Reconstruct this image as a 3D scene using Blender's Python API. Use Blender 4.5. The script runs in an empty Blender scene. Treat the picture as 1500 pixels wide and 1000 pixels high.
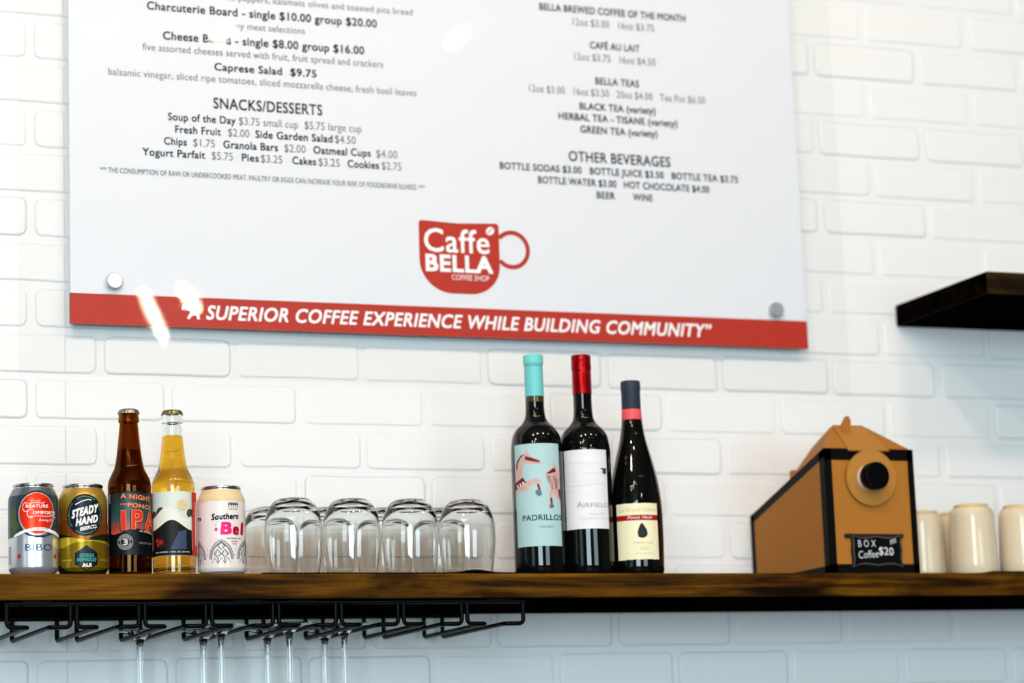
import bpy, bmesh, math, random
from mathutils import Vector, Matrix
random.seed(7)
PI = math.pi
S = bpy.context.scene
COL = S.collection

# ------------------------------------------------------------------ camera
YAW, PITCH, ROLL = 0.38498, 0.17660, -0.03706
F_PX = 3850.5
F = Vector((math.sin(YAW)*math.cos(PITCH), math.cos(YAW)*math.cos(PITCH), math.sin(PITCH)))
r0 = Vector((math.cos(YAW), -math.sin(YAW), 0)); u0 = r0.cross(F)
rr = r0*math.cos(ROLL) + u0*math.sin(ROLL); uu = u0*math.cos(ROLL) - r0*math.sin(ROLL)
cd = bpy.data.cameras.new('camera'); cam = bpy.data.objects.new('camera', cd); COL.objects.link(cam)
M = Matrix((( rr.x, uu.x, -F.x, 0), (rr.y, uu.y, -F.y, -3.7016), (rr.z, uu.z, -F.z, 1.5), (0, 0, 0, 1)))
cam.matrix_world = M
cd.sensor_width = 36; cd.lens = F_PX/1500*36
cd.clip_start = 0.05
cd.dof.use_dof = True; cd.dof.focus_distance = 3.56; cd.dof.aperture_fstop = 3.0
S.camera = cam

# ------------------------------------------------------------------ light and exposure
S.view_settings.view_transform = 'Standard'; S.view_settings.look = 'None'
S.view_settings.gamma = 1; S.view_settings.use_curve_mapping = False
S.view_settings.exposure = 0.0
W = bpy.data.worlds.new('world'); S.world = W; W.use_nodes = True
W.node_tree.nodes['Background'].inputs[0].default_value = (0.62, 0.80, 1.0, 1)
W.node_tree.nodes['Background'].inputs[1].default_value = 0.6
def area(name, loc, target, sx, sy, power, color, shape='RECTANGLE', roll=0):
    l = bpy.data.lights.new(name, 'AREA'); l.shape = shape; l.size = sx; l.size_y = sy
    l.energy = power; l.color = color
    o = bpy.data.objects.new(name, l); COL.objects.link(o); o.location = loc
    q = (Vector(target)-Vector(loc)).to_track_quat('-Z', 'Y')
    o.rotation_euler = (q.to_matrix() @ Matrix.Rotation(roll, 3, 'Z')).to_euler()
    return o
def bulb(name, loc, power, color, rad=0.035):
    l = bpy.data.lights.new(name, 'POINT'); l.energy = power; l.color = color; l.shadow_soft_size = rad
    o = bpy.data.objects.new(name, l); COL.objects.link(o); o.location = loc
    return o
DAY = (0.70, 0.89, 1.0); WARM = (1.0, 0.765, 0.60)
# daylight through the shop's front windows, behind and left of the camera
area('window_daylight', (-2.2, -8.85, 2.4), (-2.2, 0, 2.4), 3.2, 3.7, 620, DAY)
area('window_daylight', (-5.9, -5.2, 1.9), (0, -4.4, 1.9), 2.6, 2.6, 40, DAY)
area('window_daylight', (2.9, -8.85, 2.0), (2.9, 0, 2.0), 2.6, 2.6, 165, DAY)
# ceiling spots washing the menu wall
for x, y, z, e in ((-0.1, -2.3, 3.8, 62), (0.95, -2.3, 3.8, 66), (2.1, -2.3, 3.8, 50), (3.3, -2.1, 3.8, 12)):
    bulb('ceiling_spot', (x, y, z), e, WARM, 0.08)
# small bulbs farther back over the counter, the ones mirrored in bottles and menu
for x, y, z in ((-0.55, -2.6, 3.25), (-0.1, -3.0, 3.3), (0.35, -2.7, 3.25), (-1.0, -3.2, 3.4), (-0.3, -3.9, 3.75), (0.2, -4.4, 3.9), (-0.9, -4.3, 3.8)):
    bulb('counter_bulb', (x, y, z), 7, WARM, 0.03)
for x, z, sx, sy, rl in ((1.829, 2.934, 0.022, 0.16, 0.42), (1.935, 2.985, 0.022, 0.09, 0.60), (2.05, 3.79, 0.08, 0.04, 0.6),
                     (1.69, 3.775, 0.09, 0.02, 0.15), (2.79, 3.835, 0.07, 0.025, 0.7)):
    area('pendant_bulb', (x, -3.6, z), (1.3, 0, 2.5), sx, sy, 1.2 if z < 3.5 else 0.34, (1, .86, .66), 'ELLIPSE', rl)

# ------------------------------------------------------------------ materials
def lin(h):
    h = h.lstrip('#'); c = [int(h[i:i+2], 16)/255 for i in (0, 2, 4)]
    return tuple((x/12.92 if x <= .04045 else ((x+.055)/1.055)**2.4)**1.13 for x in c) + (1,)
MATS = {}
def mat(name, col='#808080', rough=.5, metal=0, noise=0, nscale=40, bump=0, bscale=200, coat=0, trans=0, ior=1.45, spec=.22, stretch=(1, 1, 1)):
    if name in MATS: return MATS[name]
    m = bpy.data.materials.new(name); m.use_nodes = True; nt = m.node_tree; b = nt.nodes['Principled BSDF']
    c = lin(col) if isinstance(col, str) else tuple(col)+(1,)
    b.inputs['Base Color'].default_value = c
    b.inputs['Roughness'].default_value = rough; b.inputs['Metallic'].default_value = metal
    b.inputs['Coat Weight'].default_value = coat; b.inputs['Coat Roughness'].default_value = .05
    b.inputs['Transmission Weight'].default_value = trans; b.inputs['IOR'].default_value = ior
    b.inputs['Specular IOR Level'].default_value = spec
    if noise or bump:
        tc = nt.nodes.new('ShaderNodeTexCoord'); mp = nt.nodes.new('ShaderNodeMapping'); mp.inputs['Scale'].default_value = stretch
        nt.links.new(tc.outputs['Object'], mp.inputs['Vector'])
    if noise:
        n = nt.nodes.new('ShaderNodeTexNoise'); n.inputs['Scale'].default_value = nscale; n.inputs['Detail'].default_value = 4
        nt.links.new(mp.outputs[0], n.inputs['Vector'])
        mx = nt.nodes.new('ShaderNodeMix'); mx.data_type = 'RGBA'
        mx.inputs['A'].default_value = tuple(x*(1-noise) for x in c[:3])+(1,); mx.inputs['B'].default_value = tuple(min(1, x*(1+noise)) for x in c[:3])+(1,)
        nt.links.new(n.outputs['Fac'], mx.inputs['Factor']); nt.links.new(mx.outputs['Result'], b.inputs['Base Color'])
    if bump:
        n2 = nt.nodes.new('ShaderNodeTexNoise'); n2.inputs['Scale'].default_value = bscale; n2.inputs['Detail'].default_value = 5
        nt.links.new(mp.outputs[0], n2.inputs['Vector'])
        bp = nt.nodes.new('ShaderNodeBump'); bp.inputs['Strength'].default_value = bump; bp.inputs['Distance'].default_value = .002
        nt.links.new(n2.outputs['Fac'], bp.inputs['Height']); nt.links.new(bp.outputs[0], b.inputs['Normal'])
    MATS[name] = m; return m

def glass(name, col=(1, 1, 1), ior=1.5, rough=0.0):
    if name in MATS: return MATS[name]
    m = bpy.data.materials.new(name); m.use_nodes = True; nt = m.node_tree; nt.nodes.clear()
    o = nt.nodes.new('ShaderNodeOutputMaterial'); g = nt.nodes.new('ShaderNodeBsdfGlass')
    g.inputs['Color'].default_value = tuple(col)+(1,); g.inputs['IOR'].default_value = ior; g.inputs['Roughness'].default_value = rough
    nt.links.new(g.outputs[0], o.inputs[0]); MATS[name] = m; return m

def clear_sheet(name, tint=(.995, .997, .997), ior=1.47):
    """thin clear acrylic: unbent transmission plus Fresnel reflection"""
    m = bpy.data.materials.new(name); m.use_nodes = True; nt = m.node_tree; nt.nodes.clear()
    o = nt.nodes.new('ShaderNodeOutputMaterial'); t = nt.nodes.new('ShaderNodeBsdfTransparent'); t.inputs[0].default_value = tuple(tint)+(1,)
    g = nt.nodes.new('ShaderNodeBsdfGlossy'); g.inputs['Roughness'].default_value = .02
    f = nt.nodes.new('ShaderNodeFresnel'); f.inputs['IOR'].default_value = ior
    ge = nt.nodes.new('ShaderNodeNewGeometry'); iv = nt.nodes.new('ShaderNodeMath'); iv.operation = 'SUBTRACT'; iv.inputs[0].default_value = 1
    nt.links.new(ge.outputs['Backfacing'], iv.inputs[1]); mt = nt.nodes.new('ShaderNodeMath'); mt.operation = 'MULTIPLY'
    nt.links.new(f.outputs[0], mt.inputs[0]); nt.links.new(iv.outputs[0], mt.inputs[1])      # reflect on the entry face only
    x = nt.nodes.new('ShaderNodeMixShader'); nt.links.new(mt.outputs[0], x.inputs[0]); nt.links.new(t.outputs[0], x.inputs[1]); nt.links.new(g.outputs[0], x.inputs[2])
    nt.links.new(x.outputs[0], o.inputs[0]); MATS[name] = m; return m

def wood(name, c0=(.040, .015, .0018), c1=(.21, .083, .008), shift=0):
    m = bpy.data.materials.new(name); m.use_nodes = True; nt = m.node_tree; b = nt.nodes['Principled BSDF']; L = nt.links.new
    tc = nt.nodes.new('ShaderNodeTexCoord')
    def noise(scale, st, detail=6, dist=0):
        mp = nt.nodes.new('ShaderNodeMapping'); mp.inputs['Scale'].default_value = st; mp.inputs['Location'].default_value = (shift, shift, 0); L(tc.outputs['Object'], mp.inputs['Vector'])
        n = nt.nodes.new('ShaderNodeTexNoise'); n.inputs['Scale'].default_value = scale; n.inputs['Detail'].default_value = detail
        n.inputs['Distortion'].default_value = dist; L(mp.outputs[0], n.inputs['Vector']); return n
    grain = noise(60, (.06, 1, 1.0), 8, .6)      # long grain along x
    patch = noise(9, (.55, 1, 1.7), 4, .8)       # dark stain patches
    fine = noise(420, (.04, 1, 1), 3)
    r1 = nt.nodes.new('ShaderNodeValToRGB'); r1.color_ramp.elements[0].position = .38; r1.color_ramp.elements[1].position = .64
    r1.color_ramp.elements[0].color = tuple(c0)+(1,); r1.color_ramp.elements[1].color = tuple(c1)+(1,)
    r2 = nt.nodes.new('ShaderNodeValToRGB'); r2.color_ramp.elements[0].position = .40; r2.color_ramp.elements[1].position = .56
    r2.color_ramp.elements[0].color = (.26, .21, .16, 1); r2.color_ramp.elements[1].color = (1, 1, 1, 1)
    mu = nt.nodes.new('ShaderNodeMix'); mu.data_type = 'RGBA'; mu.blend_type = 'MULTIPLY'; mu.inputs['Factor'].default_value = 1
    L(grain.outputs['Fac'], r1.inputs[0]); L(patch.outputs['Fac'], r2.inputs[0]); L(r1.outputs[0], mu.inputs['A']); L(r2.outputs[0], mu.inputs['B'])
    mu2 = nt.nodes.new('ShaderNodeMix'); mu2.data_type = 'RGBA'; mu2.blend_type = 'MULTIPLY'; mu2.inputs['Factor'].default_value = .75
    L(mu.outputs['Result'], mu2.inputs['A']); L(fine.outputs['Fac'], mu2.inputs['B'])
    L(mu2.outputs['Result'], b.inputs['Base Color']); b.inputs['Roughness'].default_value = .6; b.inputs['Specular IOR Level'].default_value = .05
    bp = nt.nodes.new('ShaderNodeBump'); bp.inputs['Strength'].default_value = .3; bp.inputs['Distance'].default_value = .001
    L(grain.outputs['Fac'], bp.inputs['Height']); L(bp.outputs[0], b.inputs['Normal'])
    MATS[name] = m; return m

# ------------------------------------------------------------------ object helpers
def empty(name, label, cat, loc=(0, 0, 0), rz=0, group=None):
    o = bpy.data.objects.new(name, None); COL.objects.link(o); o.location = loc; o.rotation_euler = (0, 0, rz)
    o.empty_display_size = .02; tag(o, label, cat, group); return o
def tag(o, label=None, cat=None, group=None, kind=None):
    for k, v in (('label', label), ('category', cat), ('group', group), ('kind', kind)):
        if v: o[k] = v
    return o
def obj(name, bm, mats, parent=None, smooth=False, label=None, angle=35, kind=None):
    me = bpy.data.meshes.new(name); bm.normal_update(); bm.to_mesh(me); bm.free()
    for m in (mats if isinstance(mats, (list, tuple)) else [mats]): me.materials.append(m)
    if smooth:
        for f in me.polygons: f.use_smooth = True
        me.set_sharp_from_angle(angle=math.radians(angle))
    o = bpy.data.objects.new(name, me); COL.objects.link(o)
    if parent: o.parent = parent
    if label: o['label'] = label
    if kind: o['kind'] = kind
    return o
def dup(root):
    r = root.copy(); COL.objects.link(r)
    for ch in list(root.children):
        c = ch.copy(); COL.objects.link(c); c.parent = r
        for g in list(ch.children):
            d = g.copy(); COL.objects.link(d); d.parent = c
    return r
def box(bm, x0, x1, y0, y1, z0, z1, bevel=0, mi=0):
    v = [bm.verts.new(p) for p in ((x0, y0, z0), (x1, y0, z0), (x1, y1, z0), (x0, y1, z0), (x0, y0, z1), (x1, y0, z1), (x1, y1, z1), (x0, y1, z1))]
    fs = [bm.faces.new([v[i] for i in q]) for q in ((0, 3, 2, 1), (4, 5, 6, 7), (0, 1, 5, 4), (1, 2, 6, 5), (2, 3, 7, 6), (3, 0, 4, 7))]
    for f in fs: f.material_index = mi
    if bevel:
        es = list({e for f in fs for e in f.edges})
        bmesh.ops.bevel(bm, geom=es, offset=bevel, segments=3, affect='EDGES', profile=.5)
    return bm
def hull(bm, pts, faces):
    v = [bm.verts.new(p) for p in pts]
    for f in faces: bm.faces.new([v[i] for i in f])
    bmesh.ops.recalc_face_normals(bm, faces=bm.faces[:])
def lathe(bm, prof, seg=48, closed=False, mod=None):
    """prof: (r, z) from bottom to top; r=0 ends become poles; closed joins the last point to the first"""
    rings = []
    for (r, z) in prof:
        if r < 1e-6: rings.append([bm.verts.new((0, 0, z))])
        else:
            rings.append([bm.verts.new(((r*(mod(i/seg, r, z) if mod else 1))*math.sin(2*PI*i/seg), -(r*(mod(i/seg, r, z) if mod else 1))*math.cos(2*PI*i/seg), z)) for i in range(seg)])
    pairs = list(zip(rings, rings[1:]))
    if closed: pairs.append((rings[-1], rings[0]))
    for a, b in pairs:
        for i in range(seg):
            j = (i+1) % seg
            if len(a) == 1 and len(b) == 1: continue
            if len(a) == 1: bm.faces.new((a[0], b[j], b[i]))
            elif len(b) == 1: bm.faces.new((a[i], a[j], b[0]))
            else: bm.faces.new((a[i], a[j], b[j], b[i]))
    bmesh.ops.recalc_face_normals(bm, faces=bm.faces[:])
    return bm
def spline(pts, n=4):
    """Catmull-Rom through profile points for smooth lathes"""
    out = []
    for i in range(len(pts)-1):
        p0 = pts[max(i-1, 0)]; p1 = pts[i]; p2 = pts[i+1]; p3 = pts[min(i+2, len(pts)-1)]
        for k in range(n):
            t = k/n; q = []
            for a, b, c, d in zip(p0, p1, p2, p3):
                q.append(.5*((2*b)+(-a+c)*t+(2*a-5*b+4*c-d)*t*t+(-a+3*b-3*c+d)*t**3))
            out.append(tuple(q))
    out.append(pts[-1]); return out
def tube(bm, pts, r, seg=8):
    """round wire through points, mitred rings"""
    P = [Vector(p) for p in pts]; rings = []
    up = None
    for i, p in enumerate(P):
        d = (P[min(i+1, len(P)-1)]-P[max(i-1, 0)]).normalized()
        if up is None:
            a = Vector((0, 0, 1)) if abs(d.z) < .9 else Vector((1, 0, 0)); up = (a-d*a.dot(d)).normalized()
        else: up = (up-d*up.dot(d)).normalized()
        s = d.cross(up)
        rings.append([bm.verts.new(p+up*r*math.cos(2*PI*k/seg)+s*r*math.sin(2*PI*k/seg)) for k in range(seg)])
    for a, b in zip(rings, rings[1:]):
        for k in range(seg): bm.faces.new((a[k], a[(k+1) % seg], b[(k+1) % seg], b[k]))
    bm.faces.new(rings[0]); bm.faces.new(rings[-1])
    bmesh.ops.recalc_face_normals(bm, faces=bm.faces[:])
def bend(pts, rad=.006, n=4):
    """round the corners of a wire path"""
    P = [Vector(p) for p in pts]; out = [P[0]]
    for a, b, c in zip(P, P[1:], P[2:]):
        r = min(rad, (a-b).length*.49, (c-b).length*.49); s = b+(a-b).normalized()*r; e = b+(c-b).normalized()*r
        for k in range(n+1):
            t = k/n; out.append(s*(1-t)**2+b*2*t*(1-t)+e*t*t)
    out.append(P[-1]); return out

# flat print: polygons and lettering in (u, v), later laid on a plane or wrapped round a bottle
def P_circle(cx, cy, r, n=40, ry=None):
    ry = ry or r
    return [[(cx+r*math.cos(2*PI*i/n), cy+ry*math.sin(2*PI*i/n)) for i in range(n)]]
def P_ring(cx, cy, r1, r2, n=40, ry=1.0, a0=0, a1=2*PI):
    out = []
    for i in range(n):
        a = a0+(a1-a0)*i/n; b = a0+(a1-a0)*(i+1)/n
        out.append([(cx+r1*math.cos(a), cy+r1*ry*math.sin(a)), (cx+r2*math.cos(a), cy+r2*ry*math.sin(a)), (cx+r2*math.cos(b), cy+r2*ry*math.sin(b)), (cx+r1*math.cos(b), cy+r1*ry*math.sin(b))])
    return out
def P_rect(x0, y0, x1, y1): return [[(x0, y0), (x1, y0), (x1, y1), (x0, y1)]]
def P_stroke(pts, w):
    out = []
    for (x0, y0), (x1, y1) in zip(pts, pts[1:]):
        d = math.hypot(x1-x0, y1-y0) or 1; nx, ny = -(y1-y0)/d*w/2, (x1-x0)/d*w/2; ex, ey = (x1-x0)/d*w*.3, (y1-y0)/d*w*.3
        out.append([(x0+nx-ex, y0+ny-ey), (x0-nx-ex, y0-ny-ey), (x1-nx+ex, y1-ny+ey), (x1+nx+ex, y1+ny+ey)])
    return out
FONT_CACHE = {}
def glyphs(s, bold=0, res=3):
    k = (s, bold, res)
    if k not in FONT_CACHE:
        c = bpy.data.curves.new('lettering', 'FONT'); c.body = s; c.size = 1; c.resolution_u = res; c.space_character = 1.03+1.6*bold
        o = bpy.data.objects.new('lettering', c); COL.objects.link(o); bpy.context.view_layer.update()
        dg = bpy.context.evaluated_depsgraph_get(); m = o.evaluated_get(dg).to_mesh()
        vs = [(v.co.x, v.co.y) for v in m.vertices]; fs = [list(p.vertices) for p in m.polygons]
        o.evaluated_get(dg).to_mesh_clear(); bpy.data.objects.remove(o); bpy.data.curves.remove(c)
        FONT_CACHE[k] = (vs, fs)
    return FONT_CACHE[k]
def P_text(s, x0, x1, y, cap, bold=0, shear=0, slope=0, res=3, align=None):
    """letters fitted between x0 and x1 on baseline y with capital height cap; slope tilts the baseline"""
    vs, fs = glyphs(s, bold, res)
    a = min(v[0] for v in vs); b = max(v[0] for v in vs)
    sx = (x1-x0)/(b-a+2*bold); sy = cap/(.70+2*bold); x0 += bold*sx; y += bold*sy
    # heavier type: the same glyphs printed again a hair to each side
    shifts = [(0, 0)] if bold < .004 else [(bold*sx, bold*sy), (-bold*sx, bold*sy), (bold*sx, -bold*sy), (-bold*sx, -bold*sy)] + ([(bold*sx, 0), (-bold*sx, 0)] if bold > .03 else [])
    return ([(x0+(x-a)*sx+shear*yy*sy, y+yy*sy+slope*(x-a)*sx) for x, yy in vs], fs, shifts)
def decal(name, items, parent, m, place, strip=None, label=None, vstrip=None):
    """items: lists of polygons or (verts, faces); place maps (u, v) -> xyz; strip cuts into narrow columns first"""
    bm = bmesh.new()
    for it in items:
        if isinstance(it, tuple):
            for k, (dx, dy) in enumerate(it[2] if len(it) > 2 else [(0, 0)]):
                v = [bm.verts.new((x+dx, y+dy, k*2.5e-5)) for x, y in it[0]]
                for f in it[1]:
                    try: bm.faces.new([v[i] for i in f])
                    except ValueError: pass
        else:
            for poly in it:
                v = [bm.verts.new((x, y, 0)) for x, y in poly]; bm.faces.new(v)
    big = [f for f in bm.faces if len(f.verts) > 4]
    if big: bmesh.ops.triangulate(bm, faces=big)
    for st, ax in ((strip, 0), (vstrip, 1)):
        if not st: continue
        lo = min(v.co[ax] for v in bm.verts); hi = max(v.co[ax] for v in bm.verts); x = lo+st
        no = (1, 0, 0) if ax == 0 else (0, 1, 0)
        while x < hi:
            bmesh.ops.bisect_plane(bm, geom=bm.verts[:]+bm.edges[:]+bm.faces[:], plane_co=(x, 0, 0) if ax == 0 else (0, x, 0), plane_no=no, dist=1e-6); x += st
    for f in bm.faces:
        if f.normal.z < 0: f.normal_flip()
    cyl = getattr(place, 'cyl', False)
    for v in bm.verts:
        z = v.co.z; q = Vector(place(v.co.x, v.co.y))
        v.co = q + (Vector((q.x, q.y, 0)).normalized()*z if cyl else Vector((0, -z, 0)))
    bm.normal_update()
    return obj(name, bm, m, parent, label=label)
def on_cyl(rad, layer=1, lean=0):
    R = lambda v: (rad(v) if callable(rad) else rad)+.00022*layer
    r0 = rad(0.05) if callable(rad) else rad
    g = lambda u, v: (R(v)*math.sin(u/r0), -R(v)*math.cos(u/r0), v)
    g.cyl = True; return g
def facing(x, y): return -math.atan2(x, 3.7016+y)

# ------------------------------------------------------------------ room shell
white_paint = mat('painted_brick', '#EDECE9', .42, bump=.35, bscale=70, noise=.015, nscale=14)
mortar_m = mat('painted_mortar', '#ECEBE9', .5, bump=.5, bscale=55)
crease_m = mat('joint_crease', '#A9B4B6', .8, noise=.25, nscale=60)  # blue-grey joint dirt, with the crease shade painted in
plaster = mat('room_plaster', '#7A756C', .8, noise=.03, nscale=3)
dark_floor = mat('floor_concrete', '#3A342F', .6, noise=.15, nscale=2)
ceil_m = mat('ceiling_paint', '#6A6764', .85, noise=.03, nscale=2)
glass_frame = mat('window_frame_paint', '#1B1B1C', .4, noise=.05)
X0, X1, Y0, HC = -6.0, 7.0, -9.0, 4.4
def plain(name, x0, x1, y0, y1, z0, z1, m):
    bm = bmesh.new(); box(bm, x0, x1, y0, y1, z0, z1); return tag(obj(name, bm, m), kind='structure')
wall = plain('wall_back', X0, X1, 0, .15, 0, HC, mortar_m)
plain('floor', X0, X1, Y0, .15, -.1, 0, dark_floor)
plain('ceiling', X0, X1, Y0, .15, HC, HC+.1, ceil_m)
plain('wall_right', X1, X1+.15, Y0, .15, 0, HC, plaster)
plain('wall_left', X0-.15, X0, Y0, .15, 0, HC, plaster)
plain('wall_front', X0, X1, Y0-.15, Y0, 0, HC, plaster)

# painted bricks, one object each
BW, BH, BX, BZ = .1996, .0667, .7553, 1.7381
def brick_mesh(w, h, k, left=True, right=True):
    rnd = random.Random(k*13+5); bm = bmesh.new(); c = .0085
    def outline(ins, y, j=0):
        pts = []
        for sx, sy in ((1, -1), (1, 1), (-1, 1), (-1, -1)):
            cc = c*(1+rnd.uniform(-.15, .35)) if (sx > 0 and right) or (sx < 0 and left) else .0008
            cx, cz = sx*(w/2-cc), sy*(h/2-cc)
            a0 = {(1, -1): -PI/2, (1, 1): 0, (-1, 1): PI/2, (-1, -1): PI}[(sx, sy)]
            for t in (0, .5, 1):
                a = a0+t*PI/2; rj = (cc-ins)
                if cc < .001: pts.append((sx*(w/2-max(0, min(ins, .0003))), y, sy*(h/2-ins)+(t-.5)*.0004*sx*-sy)); continue
                pts.append((cx+rj*math.cos(a), y, cz+rj*math.sin(a)))
            if sx*sy > 0:      # one more point on each long edge for a hand-laid waver
                pts.append((rnd.uniform(-.3, .3)*w*.4, y, sy*(h/2-ins)+offs[sy]))
            
        return pts
    offs = {1: rnd.uniform(-.0012, .0006), -1: rnd.uniform(-.0006, .0012)}
    st = rnd.getstate(); rings = []
    for ins, y in ((-.0009, .0004), (.0, -.0003), (.0024, -.0019)):
        rnd.setstate(st); rings.append([bm.verts.new(p) for p in outline(ins, y)])
    n = len(rings[0])
    for q, (a, b) in enumerate(zip(rings, rings[1:])):
        for i in range(n):
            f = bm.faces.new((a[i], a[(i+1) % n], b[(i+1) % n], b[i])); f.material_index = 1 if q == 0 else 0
    bm.faces.new(rings[-1])
    bmesh.ops.recalc_face_normals(bm, faces=bm.faces[:])
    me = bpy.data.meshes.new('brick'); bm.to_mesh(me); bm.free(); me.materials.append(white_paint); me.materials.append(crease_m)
    return me
variants = [brick_mesh(BW-.012, BH-.0115, k) for k in range(8)]
cnt = 0; far = bmesh.new()
SEAM = (.8035,)     # panel seams crossing the bonded rows
nb = 0
for row in range(-1, 25):
    for col in range(-4, 15):
        cx = BX+(col+.5+(0 if row % 2 == 0 else .5))*BW; cz = BZ+(row-.5)*BH
        near = .52 < cx < 2.78 and -1 <= row <= 18
        if near:
            cut = None
            for s in SEAM:
                if abs(s-cx) < BW/2-.016: cut = s
            if cut is None:
                o = bpy.data.objects.new('brick', variants[random.randrange(8)]); COL.objects.link(o); o.parent = wall
                o.location = (cx+random.uniform(-.0012, .0012), random.uniform(-.0004, .0006), cz+random.uniform(-.0008, .0008)); nb += 1
            else:
                for a, b, l, r in ((cx-BW/2+.006, cut-.0003, True, False), (cut+.0003, cx+BW/2-.006, False, True)):
                    o = bpy.data.objects.new('brick', brick_mesh(b-a, BH-.0115, row*7+col, l, r)); COL.objects.link(o); o.parent = wall
                    o.location = ((a+b)/2, 0, cz); nb += 1
        else:
            me = variants[(row*5+col) % 8]; t = bmesh.new(); t.from_mesh(me); t.transform(Matrix.Translation((cx, 0, cz)))
            tm = bpy.data.meshes.new('x'); t.to_mesh(tm); t.free(); far.from_mesh(tm); bpy.data.meshes.remove(tm)
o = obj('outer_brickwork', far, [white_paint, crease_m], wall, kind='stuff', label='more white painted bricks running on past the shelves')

# shop windows behind the camera that give the daylight
def shop_window(n, cx, cy, cz, w, h, along='x'):
    bm = bmesh.new(); t = .06
    def bar(a0, a1, z0, z1):
        if along == 'x': box(bm, cx+a0, cx+a1, cy-.05, cy+.10, cz+z0, cz+z1)
        else: box(bm, cx-.05, cx+.10, cy+a0, cy+a1, cz+z0, cz+z1)
    bar(-w/2-t, -w/2, -h/2-t, h/2+t); bar(w/2, w/2+t, -h/2-t, h/2+t); bar(-w/2-t, w/2+t, h/2, h/2+t); bar(-w/2-t, w/2+t, -h/2-t, -h/2)
    bar(-.025, .025, -h/2, h/2); bar(-w/2, w/2, h*.18, h*.18+.05)
    tag(obj('window_%d' % n, bm, glass_frame), kind='structure')
shop_window(1, -2.2, -8.85, 2.4, 3.2, 3.7); shop_window(2, 2.9, -8.85, 2.0, 2.6, 2.6); shop_window(3, -5.9, -5.2, 1.9, 2.6, 2.6, 'y')

# ------------------------------------------------------------------ shelves
wood_m = wood('stained_wood', (.028, .011, .0009), (.27, .105, .005))
wood_dark = wood('dark_stained_wood', (.006, .003, .001), (.060, .026, .004), 3.1)
wood_shaded = wood('charcoal_shaded_wood', (.002, .0015, .0012), (.008, .005, .0035), 1.7)      # darker wood copy: shade of ends and undersides put into the colour
wood_shaded.node_tree.nodes['Principled BSDF'].inputs['Specular IOR Level'].default_value = 0.0
ZT, ZB = 1.8277, 1.7931
def shelf(name, x0, x1, y0, zb, zt, label, m=None):
    bm = bmesh.new(); box(bm, x0, x1, y0, -.0045, zb, zt, bevel=.0022)
    bm.normal_update()
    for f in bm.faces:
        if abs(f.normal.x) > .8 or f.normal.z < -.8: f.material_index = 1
    return tag(obj(name, bm, [m or wood_m, wood_shaded], smooth=True), label, 'shelf')
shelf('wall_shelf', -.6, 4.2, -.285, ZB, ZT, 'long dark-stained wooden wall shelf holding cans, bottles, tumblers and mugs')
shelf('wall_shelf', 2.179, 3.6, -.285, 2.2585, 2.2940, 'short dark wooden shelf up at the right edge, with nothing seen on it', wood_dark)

# ------------------------------------------------------------------ menu board
ink = mat('menu_black_ink', '#1A1412', .5, noise=.05, nscale=300)
ink_grey = mat('menu_grey_ink', '#77716E', .5, noise=.05, nscale=300)
print_white = mat('menu_print_white', '#E6E7EA', .35, noise=.006, nscale=4)
print_red = mat('menu_print_red', '#BF4436', .3, noise=.04, nscale=6)
print_letter = mat('menu_white_letters', '#F7F4F2', .4, noise=.01)
board = empty('menu_board', 'large white cafe menu with red slogan band behind clear acrylic on the wall', 'menu board', (1.403, -.028, 2.2124))
BO = Vector(board.location)
def bparent(o): o.parent = board; o.matrix_parent_inverse = Matrix.Translation(-BO); return o
bm = bmesh.new(); box(bm, .8061, 2.0007, -.0275, -.0225, 2.2124, 3.36, bevel=.0005); bparent(obj('print_panel', bm, print_white))
bm = bmesh.new(); box(bm, .8061, 2.0007, -.0279, -.0225, 2.2122, 2.2569); bparent(obj('slogan_band', bm, print_red, label='brick red band along the bottom'))
clear_m = clear_sheet('clear_acrylic')
bm = bmesh.new(); box(bm, .7312, 2.0718, -.0318, -.0288, 2.1373, 3.43); bparent(obj('acrylic_sheet', bm, clear_m, label='clear acrylic sheet larger than the print'))
steel = mat('brushed_steel', '#D4D5D6', .35, metal=.85, noise=.04, nscale=300)
for x, z in ((.8685, 2.2749), (1.9427, 2.2719), (.8685, 3.30), (1.9427, 3.30)):
    bm = bmesh.new(); lathe(bm, [(0, 0), (.0115, 0), (.0118, .001), (.0118, .0075), (.0108, .0088), (0, .0088)], 36)
    bm.transform(Matrix.Translation((x, -.0318, z)) @ Matrix.Rotation(PI/2, 4, 'X'))
    c = bparent(obj('standoff_cap', bm, steel, smooth=True, label='round steel standoff cap'))
    bm = bmesh.new(); lathe(bm, [(0, .0045), (.006, .0045), (.006, .0225), (0, .0225)], 20)
    bm.transform(Matrix.Translation((x, -.0002, z)) @ Matrix.Rotation(PI/2, 4, 'X')); bparent(obj('standoff_barrel', bm, steel, smooth=True))
on_board = lambda u, v: (u, -.02815, v)
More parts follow.
